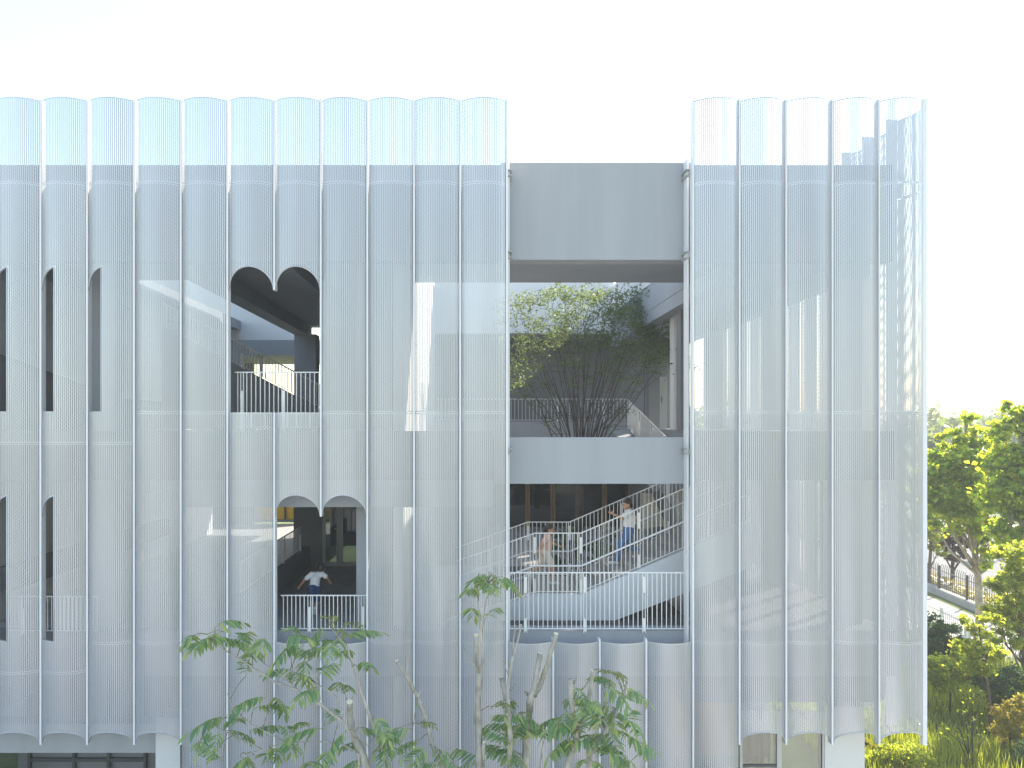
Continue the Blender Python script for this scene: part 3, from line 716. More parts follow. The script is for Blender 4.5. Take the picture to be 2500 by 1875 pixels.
tree('plane_tree', 'big leafy plane tree cut off by the right edge, taller than its neighbour', b,
     [(0, 0, 0), rel(b, 2505, 1500, d), rel(b, 2500, 1300, d), rel(b, 2496, 1150, d), rel(b, 2490, 1020, d)],
     [lump(b, 2490, 1010, d, 35, 40), lump(b, 2455, 1060, d, 32, 40), lump(b, 2530, 1040, d, 45, 50), lump(b, 2470, 1130, d, 50, 50), lump(b, 2530, 1130, d, 50, 60),
      lump(b, 2450, 1210, d, 45, 50), lump(b, 2510, 1230, d, 55, 55), lump(b, 2470, 1290, d, 45, 40), lump(b, 2560, 1180, d, 45, 60)],
     10500, .21, 'leaf_plane', 'bark_plane', .17, seed=2, aspect=.9)
d = 38.0; b = at_ground(2268, d)
tree('street_tree', 'slender yellow-green street tree close beside the building corner', b,
     [(0, 0, 0), rel(b, 2268, 1400, d), rel(b, 2275, 1300, d), rel(b, 2272, 1180, d)],
     [lump(b, 2270, 1150, d, 30, 38), lump(b, 2255, 1200, d, 30, 45), lump(b, 2285, 1230, d, 28, 40), lump(b, 2272, 1310, d, 24, 35), lump(b, 2250, 1280, d, 30, 50), lump(b, 2290, 1345, d, 16, 14)],
     4500, .24, 'leaf_bright', 'bark', .11, seed=3)
d = 38.5; b = at_ground(2325, d)
o = tree('plum_tree', 'purple-leaved plum tree with several upright stems beside the road', b,
     [(0, 0, 0), rel(b, 2325, 1412, d), rel(b, 2326, 1360, d), rel(b, 2328, 1310, d)],
     [lump(b, 2305, 1330, d, 20, 28), lump(b, 2328, 1315, d, 22, 32), lump(b, 2348, 1335, d, 20, 26), lump(b, 2318, 1350, d, 18, 18), lump(b, 2342, 1365, d, 16, 14)],
     2200, .17, 'leaf_purple', 'bark_dark', .13, seed=4)
d = 46.0; b = at_ground(2405, d)
tree('plum_tree', 'darker purple plum tree across the road behind the plane trunk', b,
     [(0, 0, 0), rel(b, 2405, 1340, d), rel(b, 2402, 1300, d)],
     [lump(b, 2395, 1300, d, 22, 20), lump(b, 2425, 1300, d, 22, 22), lump(b, 2410, 1275, d, 26, 22), lump(b, 2480, 1310, d, 30, 20)], 1500, .22, 'leaf_purple', 'bark_dark', .14, seed=5)
d = 22.0; b = at_ground(2512, d)
tree('maple_tree', 'bright light-green maple with spreading branches at the right edge', b,
     [(0, 0, 0), rel(b, 2508, 1700, d), rel(b, 2500, 1600, d), rel(b, 2490, 1520, d), rel(b, 2480, 1440, d)],
     [lump(b, 2470, 1350, d, 38, 28), lump(b, 2500, 1400, d, 45, 30), lump(b, 2455, 1425, d, 40, 22), lump(b, 2480, 1470, d, 45, 25), lump(b, 2440, 1500, d, 34, 20), lump(b, 2500, 1530, d, 40, 30), lump(b, 2460, 1560, d, 36, 20)],
     6500, .13, 'leaf_bright', 'bark', .10, seed=6)
d = 19.5; b = at_ground(2420, d)
tree('young_maple', 'young thin maple growing up before the plane trunk', b,
     [(0, 0, 0), rel(b, 2415, 1700, d), rel(b, 2400, 1600, d), rel(b, 2390, 1530, d)],
     [lump(b, 2365, 1510, d, 22, 10), lump(b, 2395, 1540, d, 30, 14), lump(b, 2420, 1510, d, 26, 14), lump(b, 2360, 1575, d, 28, 20), lump(b, 2410, 1590, d, 38, 20), lump(b, 2380, 1625, d, 36, 18)],
     4200, .10, 'leaf_bright', 'bark', .05, seed=7)
d = 78.0; b = at_ground(2278, d)
tree('round_tree', 'hazy round-crowned tree far off beside the building edge', b, [(0, 0, 0), rel(b, 2278, 1130, d), rel(b, 2278, 1090, d)],
     [lump(b, 2278, 1085, d, 26, 26), lump(b, 2262, 1100, d, 22, 26), lump(b, 2296, 1105, d, 20, 26), lump(b, 2278, 1130, d, 30, 25)], 3500, .45, 'leaf_far', 'bark', .25, seed=8)
# shrubs
def shrub(name, label, px, py, d, lumps, n, size, lm, seed, aspect=.6, bm='bark_dark'):
    b = at_ground(px, d)
    L = [lump(b, *l[:2], d + (l[4] if len(l) > 4 else 0), l[2], l[3]) for l in lumps]
    zt = max(q[0][2] for q in L)
    return tree(name, label, b, [(0, 0, 0), (0, 0, zt * .4), (.05, 0, zt * .8)], L, n, size, lm, bm, .035, cat='shrub', aspect=aspect, seed=seed, part='stem', shell=.35)
shrub('evergreen_shrub', 'dark evergreen shrub in front of the white fence', 2300, 1550, 24.5,
      [(2285, 1535, 26, 35), (2318, 1555, 28, 34), (2265, 1560, 24, 40), (2300, 1585, 42, 22)], 4200, .12, 'leaf_dark', 20)
shrub('leafy_shrub', 'olive leafy shrub mass below the dark evergreen', 2320, 1640, 21.5,
      [(2285, 1625, 34, 26), (2335, 1620, 36, 26), (2375, 1650, 36, 26), (2300, 1665, 45, 20), (2255, 1640, 30, 30)], 5200, .10, 'leaf_bright', 21)
shrub('evergreen_shrub', 'dark glossy shrub between the maple and the golden bush', 2420, 1690, 20.5,
      [(2415, 1660, 34, 30), (2440, 1700, 32, 26), (2480, 1660, 34, 34)], 4200, .09, 'leaf_dark', 22)
shrub('golden_shrub', 'golden yellow sunlit bush at the lower right edge', 2465, 1800, 18.3,
      [(2455, 1740, 26, 26), (2480, 1770, 32, 34), (2445, 1775, 24, 24), (2475, 1815, 30, 24), (2500, 1730, 30, 30)], 5200, .075, 'leaf_yellow', 23)
shrub('low_shrub', 'low green shrub below the hanging panel corner', 2200, 1870, 17.8,
      [(2165, 1840, 30, 24), (2215, 1838, 40, 24), (2255, 1858, 34, 26), (2140, 1862, 30, 24), (2200, 1872, 60, 24), (2120, 1850, 20, 30)], 7500, .065, 'leaf_bright', 24)
shrub('pale_shrub', 'pale dry-leaved shrub tight beside the white ground floor wall', 2125, 1850, 18.6,
      [(2125, 1825, 20, 20), (2140, 1845, 22, 22), (2118, 1860, 18, 26)], 2600, .06, 'leaf_yellow', 25)
shrub('dark_shrub', 'dark leafy shrub in the bottom right corner', 2490, 1865, 17.4, [(2490, 1855, 30, 22), (2510, 1840, 30, 30), (2470, 1872, 20, 14)], 2200, .08, 'leaf_dark', 26)
# sparse sapling
b = at_ground(2376, 17.9); o = empty('sapling', b); tag(o, 'sparse sapling with bare dark stems fanning out of the long grass', 'sapling')
tb = MB(); lp = []
r_ = np.random.default_rng(5)
for (px, py, dx) in ((2300, 1715, .3), (2290, 1765, -.2), (2345, 1690, .1), (2372, 1668, 0), (2395, 1700, .2), (2415, 1780, -.2), (2330, 1790, .2), (2360, 1740, -.3)):
    e = Vector(rel(b, px, py, 17.9 + dx)); s = Vector((r_.normal() * .04, r_.normal() * .04, 0)); mid = s.lerp(e, .5) + Vector((-e.x * .14, 0, .08))
    tb.tube([s, mid, e], [.016, .011, .005], 5)
    for q in range(10): lp.append(mid.lerp(e, r_.uniform(.1, 1.05)) + Vector(r_.normal(size=3) * .09))
tb.build('stem', M['bark_dark'], o, smooth=True)
v, f = leaf_cards(np.array([tuple(p) for p in lp]), .085, .5, r=r_); link(bpy.data.objects.new('crown', quick_mesh('crown', v, f, M['leaf_bright'])), o)

# long grass
n = 26000; gx = rng.uniform(8.9, 19, n); gy = rng.uniform(3.2, 15, n)
keep = (mnoise is not None) & (gx > 8.9); gx = gx[keep]; gy = gy[keep]; n = len(gx)
h = rng.uniform(.15, .6, n) * (1 + .5 * np.sin(gx * 1.3) * np.cos(gy * .9)); a = rng.uniform(0, 2 * math.pi, n); ln = rng.uniform(.1, .45, n) * h
p0 = np.stack([gx, gy, np.zeros(n)], 1); s = np.stack([np.cos(a + 1.57), np.sin(a + 1.57), np.zeros(n)], 1) * .012
p1 = p0 + np.stack([np.cos(a) * ln * .4, np.sin(a) * ln * .4, h * .6], 1); p2 = p0 + np.stack([np.cos(a) * ln, np.sin(a) * ln, h], 1)
v = np.stack([p0 - s, p0 + s, p1 + s * .8, p1 - s * .8, p2], 1).reshape(-1, 3); i = np.arange(n)[:, None] * 5
f = np.concatenate([i + np.array([[0, 1, 2]]), i + np.array([[0, 2, 3]]), i + np.array([[3, 2, 4]])], 1).reshape(-1, 3)
tag(link(bpy.data.objects.new('long_grass', quick_mesh('long_grass', v, f, M['grass']))), 'long green grass on the bank right of the building', 'grass', kind='stuff')
# far wood
lm_ = []
r_ = np.random.default_rng(3)
for k in range(130):
    dd = r_.uniform(110, 260); x = r_.uniform(15, 175) * dd / 150; rr = r_.uniform(3, 5.5)
    lm_.append(((x, dd - DC, r_.uniform(4.5, 8.0)), (rr, rr, rr * .9)))
for k in range(70):
    dd = r_.uniform(110, 260); x = -r_.uniform(5, 175) * dd / 150; rr = r_.uniform(3, 5.5)
    lm_.append(((x, dd - DC, r_.uniform(4.0, 7.0)), (rr, rr, rr * .9)))
v, f = leaf_cards(lump_points(lm_, 42000, .4, r_), 1.1, .8, r=r_)
tag(link(bpy.data.objects.new('far_wood', quick_mesh('far_wood', v, f, M['leaf_far']))), 'far hazy belt of trees along the horizon', 'wood', kind='stuff')
# hedge along the road
hp = np.stack([rng.uniform(23.7, 24.35, 5000), rng.uniform(0, 60, 5000), rng.uniform(.05, .75, 5000)], 1); hp[:, 0] += RX * (hp[:, 1] - 20)
v, f = leaf_cards(hp, .16, .6); ho = empty('hedge', (24, 20, 0)); tag(ho, 'low yellow-green clipped hedge behind the black railings', 'hedge')
hm = link(bpy.data.objects.new('foliage', quick_mesh('foliage', v - np.array([24, 20, 0]), f, M['leaf_yellow'])), ho)

# ------------------------------------------------------------------ fences
fo = empty('iron_fence', (23.4, 20, 0)); tag(fo, 'black iron picket fence on a low stone plinth beside the road', 'fence')
m = MB(); m.prism_xy([(road_x(23.1, -4) - 23.4, -24), (road_x(23.45, -4) - 23.4, -24), (road_x(23.45, 60) - 23.4, 40), (road_x(23.1, 60) - 23.4, 40)], 0, .34); m.build('plinth', M['kerb'], fo)
m = MB()
for z in (.48, 1.25): m.bar((road_x(23.28, -4) - 23.4, -24, z), (road_x(23.28, 60) - 23.4, 40, z), .03, .035)
m.build('rail', M['iron'], fo)
pk = MB(); pk.bar((0, 0, .36), (0, 0, 1.45), .018); pk.bar((0, 0, 1.45), (.06, 0, 1.58), .016); pk_me = mesh_np('picket', pk.v, pk.f, M['iron'])
ps = MB().box(-.04, .04, -.04, .04, .34, 1.5); ps_me = mesh_np('post', ps.v, ps.f, M['iron'])
for k in range(170):
    y = 6 + k * .17; me, nm = (ps_me, 'post') if k % 14 == 0 else (pk_me, 'picket')
    o = link(bpy.data.objects.new(nm, me), fo); o.location = (road_x(23.28, y) - 23.4, y - 20, 0)
fo = empty('white_fence', (19.0, 18, 0)); tag(fo, 'white metal garden fence with slim bars along the footway', 'fence')
m = MB()
for z in (.12, 1.12): m.bar((road_x(19.2, -4) - 19, -22, z), (road_x(19.2, 45) - 19, 27, z), .04, .05)
m.build('rail', M['white_fence'], fo)
pk = MB().box(-.012, .012, -.012, .012, .08, 1.22); pk_me = mesh_np('bar', pk.v, pk.f, M['white_fence'])
ps = MB().box(-.045, .045, -.045, .045, 0, 1.3); ps_me = mesh_np('post', ps.v, ps.f, M['white_fence'])
for k in range(180):
    y = 5 + k * .14; me, nm = (ps_me, 'post') if k % 12 == 0 else (pk_me, 'bar')
    o = link(bpy.data.objects.new(nm, me), fo); o.location = (road_x(19.2, y) - 19, y - 18, 0)

# ------------------------------------------------------------------ courtyard tree
ct = Vector((PX(1413, 8.2), 8.2, Z2)); co = empty('courtyard_tree', ct)
tag(co, 'many-stemmed dark green tree growing in the courtyard gap', 'tree')
r_ = np.random.default_rng(21); tb = MB(); d = DC + 8.2
fork = Vector((0.05, 0, 2.3)); tb.tube([(0, 0, -.1), (.02, 0, 1.6), fork], [.13, .12, .13], 10)
lp = []; clusters = []
tips = [(1250, 790), (1262, 745), (1290, 735), (1300, 790), (1325, 740), (1345, 725), (1352, 770), (1380, 730), (1375, 780), (1405, 735), (1420, 712), (1440, 740), (1430, 790), (1460, 725), (1475, 760), (1490, 745),
        (1510, 722), (1535, 735), (1530, 775), (1555, 765), (1570, 800), (1590, 790), (1600, 830), (1618, 850), (1635, 880), (1650, 890), (1560, 850), (1585, 870), (1500, 810), (1465, 815), (1270, 830), (1255, 870), (1310, 850),
        (1345, 830), (1390, 835), (1420, 850), (1530, 840), (1262, 940), (1245, 900), (1610, 810), (1640, 840), (1545, 715)]
for (px, py) in tips:
    dy = r_.uniform(-1.6, 1.6); e = Vector(((px - VX) / FPX * (d + dy), 8.2 + dy, ZC + (VY - py) / FPX * (d + dy))) - ct
    q_ = e - fork; s = fork + Vector((q_.x * .10 + r_.normal() * .12, q_.y * .10 + r_.normal() * .12, r_.uniform(-.1, .7)))
    h = e - s; m1 = s + Vector((h.x * .22, h.y * .22, h.z * .34)); m2 = s + Vector((h.x * .58, h.y * .58, h.z * .70)) + Vector(r_.normal(size=3) * .16)
    rr = r_.uniform(.012, .027)
    tb.tube([s, m1, m2, e], [rr, rr * .8, rr * .5, rr * .15], 6)
    for q in range(7):
        t = r_.uniform(.35, 1.0); p = (m1.lerp(m2, (t - .35) / .35) if t < .7 else m2.lerp(e, (t - .7) / .3))
        dirv = Vector((r_.normal(), r_.normal(), r_.uniform(-.2, .9))).normalized(); ee = p + dirv * r_.uniform(.25, .6)
        tb.tube([p, ee], [.008, .003], 4, cap=False)
        wgt = max(0.04, (t - .5) / .5)
        if r_.uniform() < wgt: clusters.append(ee)
    clusters.append(e)
    for q in range(4): clusters.append(e + Vector(r_.normal(size=3) * .24))
tb.build('trunk', M['bark_dark'], co, smooth=True)
for c in clusters:
    k = int(r_.integers(22, 44)); lp.append(np.array(c) + r_.normal(size=(k, 3)) * np.array([.17, .17, .10]))
v, f = leaf_cards(np.concatenate(lp), .105, .42, r=r_)
link(bpy.data.objects.new('crown', quick_mesh('crown', v, f, M['leaf_court'])), co)
# planting round its foot
for (nm, lb, px, py, y, s) in (('courtyard_shrub', 'dark broad-leaved shrub behind the stair landing left of the tree trunk', 1375, 1330, 6.0, 31), ('courtyard_shrub', 'dark broad-leaved shrub under the rising stair flight right of the tree trunk', 1465, 1335, 6.4, 32)):
    b = Vector((PX(px, y), y, Z2)); k = (DC + y) / FPX
    L = [(tuple(Vector((PX(px + a, y), y + c, PZ(py + e, y))) - b), (28 * k, 22 * k, 24 * k)) for (a, e, c) in ((-20, 0, 0), (15, -15, .2), (30, 20, 0), (-5, 30, -.2))]
    tree(nm, lb, b, [(0, 0, 0), (0, 0, .5), (0, 0, 1.0)], L, 1500, .10, 'leaf_dark', 'bark_dark', .03, cat='shrub', seed=s, part='stem')
b = Vector((PX(1655, 4.0), 4.0, Z3 - .1))

# ------------------------------------------------------------------ foreground pruned trees with feathery compound leaves
def compound_leaf(seed, L=.46, pairs=7, droop=.35, ll=.165, young=False):
    r = np.random.default_rng(seed); V = []; F = []; mi = []
    def rach(t): return Vector((L * t, r0 * math.sin(t * 2.0) * .04, L * (.12 * t - droop * t * t)))
    r0 = r.normal()
    pts = [rach(t) for t in np.linspace(0, 1, 6)]
    tb = MB().tube(pts, [.0045, .004, .0035, .003, .0025, .002], 4); V += tb.v; F += tb.f
    def leaflet(p, dirv, length, wd):
        dirv = dirv.normalized(); side = dirv.cross(Vector((0, 0, 1))); side = side.normalized() if side.length > .05 else Vector((0, 1, 0)); up = side.cross(dirv)
        tw = r.normal() * .35; side2 = side * math.cos(tw) + up * math.sin(tw); up2 = side2.cross(dirv); n = len(V)
        prof = ((0, 0), (.22, .78), (.5, 1.0), (.78, .62), (1, 0)); bend = r.uniform(.05, .22)
        mids = []; lf = []; rt = []
        for (t, wv) in prof:
            c = p + dirv * (length * t) - Vector((0, 0, 1)) * (bend * length * t * t)
            mids.append(c); lf.append(c + side2 * wd * wv + up2 * wd * wv * .28); rt.append(c - side2 * wd * wv + up2 * wd * wv * .28)
        vv = [mids[0], lf[1], mids[1], rt[1], lf[2], mids[2], rt[2], lf[3], mids[3], rt[3], mids[4]]
        V.extend(tuple(q) for q in vv)
        F.extend(tuple(n + i for i in q) for q in ((0, 2, 1), (0, 3, 2), (1, 2, 5, 4), (2, 3, 6, 5), (4, 5, 8, 7), (5, 6, 9, 8), (7, 8, 10), (8, 9, 10)))
    for k in range(pairs):
        t = .2 + .78 * k / pairs; p = rach(t); tan = (rach(min(1, t + .05)) - p).normalized(); s = Vector((0, 1, 0))
        for sg in (-1, 1):
            dv = tan * r.uniform(.25, .5) + s * sg * r.uniform(.65, 1.0) + Vector((0, 0, -1)) * r.uniform(.3, .95)
            leaflet(p, dv, ll * (.75 + .35 * math.sin(math.pi * (.25 + .7 * t))) * r.uniform(.85, 1.12), ll * .145)
    leaflet(rach(1), (rach(1) - rach(.9)) + Vector((0, 0, -.02)), ll * .9, ll * .14)
    me = mesh_np('leaf', V, F, M['leaf_young'] if young else M['leaf_toon'])
    return me
LEAVES = [compound_leaf(100 + i, L=.40 + .05 * (i % 3), pairs=6 + i % 3, droop=.22 + .14 * (i % 4)) for i in range(8)]
YOUNG = [compound_leaf(200 + i, L=.2, pairs=6, droop=.5, ll=.075, young=True) for i in range(3)]
def Z1(x, y): return (440 + x * .2863, 1400 + y * .2863)
def Z2_(x, y): return (930 + x * .2984, 1380 + y * .2984)
def Z3_(x, y): return (1230 + x * .2215, 1530 + y * .2215)
def fore_tree(label, base_px, y0, zf, branches, leaves, young=(), seed=0):
    """branches: (points in zoom pixels, r0, r1, cut?) ; leaves: leaf centres in zoom pixels"""
    r = np.random.default_rng(seed); base = Vector((PX(base_px, y0), y0, 0.0)); o = empty('pruned_tree', base)
    tag(o, label, 'tree')
    tb = MB(); cutm = []; allp = []
    def wp(q, dy): return P(*zf(*q), y0 + dy) - base
    for bi, (pts, ra, rb, cut) in enumerate(branches):
        dy = r.uniform(-.25, .25) if bi else 0.0
        dys = [dy + .12 * math.sin(i * 1.3 + bi) for i in range(len(pts))]
        w_ = [wp(p, q) for p, q in zip(pts, dys)]
        if pts[0][1] > 1500 and cut != 2:               # continues down out of the picture to the stool
            w_ = [Vector((0 + (w_[0].x) * .25, 0, 0)), Vector((w_[0].x * .75, w_[0].y * .7, w_[0].z * .6))] + w_
        n = len(w_); rad = [ra + (rb - ra) * i / (n - 1) for i in range(n)]
        fine = []; fr2 = []
        for i in range(n - 1):
            for s in range(3): fine.append(w_[i].lerp(w_[i + 1], s / 3) + Vector(r.normal(size=3)) * rad[i] * .12); fr2.append((rad[i] + (rad[i + 1] - rad[i]) * s / 3) * (1 + r.normal() * .05))
        fine.append(w_[-1]); fr2.append(rad[-1])
        tb.tube(fine, fr2, 8)
        if cut == 1:
            dv = (fine[-1] - fine[-2]).normalized(); cutm.append((fine[-1], dv, rad[-1]))
        allp += fine[len(fine) // 4:]
    tr = tb.build('trunk', M['bark_pale'], o, smooth=True)
    for (p, dv, rr) in cutm:
        MB().tube([p - dv * .002, p + dv * .006], [rr * 1.02, rr * .98], 10).build('cut_end', M['cut'], o)
    leaves = [q for i, q in enumerate(leaves) if i % 6 != 5]
    for group_, meshes in ((leaves, LEAVES), (young, YOUNG)):
        for q in group_:
            dy = r.uniform(-.45, .45); c = wp(q, dy); near = min(allp, key=lambda p: (p - c).length)
            away = (c - near); away.y += r.normal() * .12; away.z *= .5
            if away.length < .05: away = Vector((r.normal(), r.normal(), 0))
            ang = math.atan2(away.y, away.x) + r.normal() * .35; me = meshes[int(r.integers(0, len(meshes)))]
            sc_ = r.uniform(.85, 1.35); half = .2 * sc_ if group_ is leaves else .08
            bp = c - Vector((math.cos(ang) * half, math.sin(ang) * half, -.05))
            lo = link(bpy.data.objects.new('leaf', me), o); lo.location = bp; lo.rotation_euler = (r.normal() * .25, -r.uniform(-.35, .45), ang); lo.scale = (sc_,) * 3
            if (bp - near).length > .04:
                mid = near.lerp(bp, .5) + Vector((0, 0, .04)); MB().tube([near, mid, bp], [.007, .006, .004], 5).build('twig', M['twig'], o, smooth=True)
    return o
fore_tree('leafy pruned tree with long left branch before the lower left arches', 930, -2.6, Z1,
    [([(1600, 1659), (1490, 1400), (1440, 1200), (1445, 1095)], .075, .045, 1),
     ([(1480, 1420), (1380, 1260), (1200, 1120), (1010, 1000), (800, 920), (620, 800), (480, 720), (330, 620), (230, 520)], .024, .006, 0),
     ([(1770, 1659), (1700, 1420), (1610, 1200), (1540, 1000), (1470, 800), (1430, 640), (1300, 480)], .04, .008, 0),
     ([(1400, 1290), (1340, 1050), (1230, 980), (1100, 900), (950, 800)], .014, .005, 0), ([(1010, 1000), (880, 880), (720, 770)], .012, .005, 0),
     ([(1500, 1400), (1530, 1310)], .035, .032, 1), ([(1520, 1540), (1380, 1450), (1150, 1430), (900, 1440), (700, 1500), (560, 1540)], .018, .006, 0),
     ([(900, 1440), (600, 1280), (470, 1180), (400, 1020)], .010, .004, 0), ([(700, 1500), (450, 1380), (300, 1300)], .010, .004, 0)],
    [(100, 530), (230, 520), (420, 460), (560, 500), (200, 640), (330, 700), (500, 640), (640, 720), (620, 640), (700, 620), (60, 560), (160, 540), (320, 560), (440, 560), (590, 570),
     (1500, 560), (1350, 600), (1200, 560), (1150, 460), (950, 500), (1000, 600), (1180, 650), (1300, 660), (1500, 700), (1560, 780), (1080, 730), (1240, 600), (1420, 650), (930, 650),
     (900, 800), (1000, 830), (1100, 880), (1250, 880), (1350, 960), (1450, 1020), (700, 930), (570, 860), (870, 1040), (1110, 1050), (1060, 820), (850, 850), (1180, 940),
     (600, 1120), (740, 1150), (450, 1240), (250, 1290), (200, 1380), (340, 1300), (500, 1330), (300, 1400), (220, 1520), (270, 1610), (480, 1180), (420, 1390),
     (500, 1560), (700, 1380), (900, 1400), (1000, 1290), (1100, 1370), (700, 1580), (950, 1500), (1080, 1590), (1250, 1580), (1300, 1270), (1330, 1390), (1180, 1230), (800, 1480), (600, 1620), (850, 1590), (1000, 1440),
     (1430, 1480), (1560, 1530), (1620, 1330), (1700, 1280), (1770, 1380), (1760, 1480), (1470, 1600), (1640, 1440), (1800, 1560)],
    [(1300, 390), (1330, 400), (1430, 460), (1480, 450), (1370, 500), (1260, 400), (1400, 530)], seed=1)
fore_tree('bare pruned tree with one tall straight stem and a leafy tip near the gap', 1120, -2.2, Z2_,
    [([(805, 1659), (802, 1400), (798, 1100), (800, 860)], .06, .045, 0), ([(800, 870), (782, 780), (780, 570)], .042, .036, 1), ([(800, 870), (832, 800), (822, 600), (795, 290)], .03, .012, 0), ([(825, 600), (850, 350), (880, 150)], .010, .004, 0),
     ([(780, 860), (730, 760), (670, 660)], .014, .009, 0), ([(510, 1659), (420, 1480), (350, 1200), (290, 1060), (220, 920), (130, 780)], .045, .03, 1), ([(220, 900), (208, 745)], .014, .010, 0),
     ([(300, 1080), (320, 1030)], .02, .012, 0), ([(830, 1640), (845, 1445)], .035, .03, 1), ([(770, 1300), (757, 1180)], .010, .006, 0)],
    [(770, 90), (720, 190), (870, 180), (1000, 140), (1060, 110), (870, 280), (750, 360), (900, 430), (790, 180), (900, 240), (60, 1400), (180, 1490), (230, 1440), (330, 1560), (470, 1550), (560, 1560), (740, 1600), (820, 1600), (650, 1640), (400, 1660), (130, 1380)],
    [(890, 90), (860, 110), (920, 100), (330, 1340), (1000, 1180)], seed=2)
fore_tree('dark pruned tree with two thick sawn-off limbs below the gap railing', 1290, -2.2, Z3_,
    [([(230, 1557), (255, 1250), (275, 1000), (290, 850), (320, 700), (400, 292)], .07, .042, 1), ([(330, 760), (400, 640), (480, 420), (577, 75)], .05, .036, 1), ([(290, 800), (240, 720)], .03, .02, 0),
     ([(60, 1557), (70, 1200), (50, 900), (40, 700), (70, 500), (95, 330)], .05, .022, 0), ([(95, 340), (105, 150), (130, -10)], .012, .009, 1), ([(95, 340), (150, 180), (190, -20)], .018, .014, 1),
     ([(30, 800), (-25, 560)], .042, .04, 1), ([(60, 560), (-10, 370)], .012, .009, 0), ([(80, 700), (130, 620)], .01, .006, 0), ([(400, 1557), (430, 1300), (470, 1150)], .016, .008, 0)],
    [(110, 1050), (250, 1000), (150, 1060), (60, 1060), (250, 1190), (200, 1220), (150, 1230), (330, 1190), (60, 1260), (40, 1400), (130, 1400), (20, 1500), (-40, 1100), (-60, 1240), (-90, 1350), (-30, 1480), (90, 1520), (-100, 1500)],
    [(60, 880), (20, 900), (100, 890), (240, 960), (270, 980), (-30, 860)], seed=3)
fore_tree('leafy pruned tree with drooping feathered leaves right of the sawn limbs', 1440, -2.6, Z3_,
    [([(680, 1557), (800, 1250), (880, 1000), (950, 740), (980, 482)], .05, .03, 1), ([(800, 1250), (760, 950), (735, 580)], .04, .036, 0), ([(770, 620), (800, 560)], .02, .012, 0), ([(860, 690), (930, 620)], .015, .009, 0),
     ([(940, 1557), (960, 1400), (1060, 1240), (1200, 1000), (1300, 800), (1360, 620)], .045, .022, 0), ([(1230, 990), (1250, 935)], .02, .018, 1), ([(1340, 1557), (1450, 1440), (1560, 1345)], .022, .015, 1), ([(930, 1540), (925, 1320)], .03, .025, 0),
     ([(880, 1080), (800, 1080), (720, 1130)], .012, .006, 0), ([(990, 1250), (1080, 950), (1130, 860), (1200, 760)], .012, .006, 0)],
    [(830, 720), (860, 800), (900, 870), (730, 830), (1070, 570), (1390, 610), (1430, 720), (1150, 660), (1220, 760), (1340, 820), (500, 1000), (560, 1010), (640, 1000), (700, 1050), (740, 1090), (1000, 900), (1060, 920), (1150, 930),
     (1000, 1060), (1200, 990), (1350, 1060), (1450, 1030), (1250, 1130), (1340, 1180), (1450, 1220), (1540, 1260), (800, 1180), (740, 1290), (650, 1300), (640, 1410), (950, 1260), (900, 1270), (1060, 1250), (1150, 1300), (1200, 1400),
     (1130, 1480), (1230, 1530), (1080, 1550), (860, 1440), (1020, 980), (1110, 1010), (1400, 1130), (1180, 1200), (1260, 1440)],
    [(1180, 530), (1150, 510), (1270, 570), (1220, 550), (1300, 560), (1010, 1020)], seed=4)

# ------------------------------------------------------------------ people
def ball(bm, c, r, seg=14):
    r = r if hasattr(r, '__len__') else (r, r, r)
    m = Matrix.Translation(c) @ Matrix.Diagonal((*r, 1)); bmesh.ops.create_uvsphere(bm, u_segments=seg, v_segments=seg // 2 + 2, radius=1, matrix=m)
def limb(bm, a, b, ra, rb, n=7):
    a = Vector(a); b = Vector(b)
    for i in range(n + 1): ball(bm, a.lerp(b, i / n), ra + (rb - ra) * i / n, 10)
    tb = MB().tube([a, b], [ra, rb], 12); vs = [bm.verts.new(v) for v in tb.v]
    for f in tb.f:
        try: bm.faces.new([vs[i] for i in f])
        except ValueError: pass
def remeshed(name, bm, vox, m, parent, smooth_it=2):
    me = bpy.data.meshes.new(name); bmesh.ops.recalc_face_normals(bm, faces=bm.faces); bm.to_mesh(me); bm.free()
    o = bpy.data.objects.new(name, me); C.objects.link(o)
    md = o.modifiers.new('r', 'REMESH'); md.mode = 'VOXEL'; md.voxel_size = vox; md.use_smooth_shade = True
    s = o.modifiers.new('s', 'SMOOTH'); s.iterations = smooth_it; s.factor = .5
    dg = bpy.context.evaluated_depsgraph_get(); nm = bpy.data.meshes.new_from_object(o.evaluated_get(dg)); nm.name = name
    o.modifiers.clear(); o.data = nm; bpy.data.meshes.remove(me); nm.materials.clear(); nm.materials.append(M[m])
    o.parent = parent
    return o
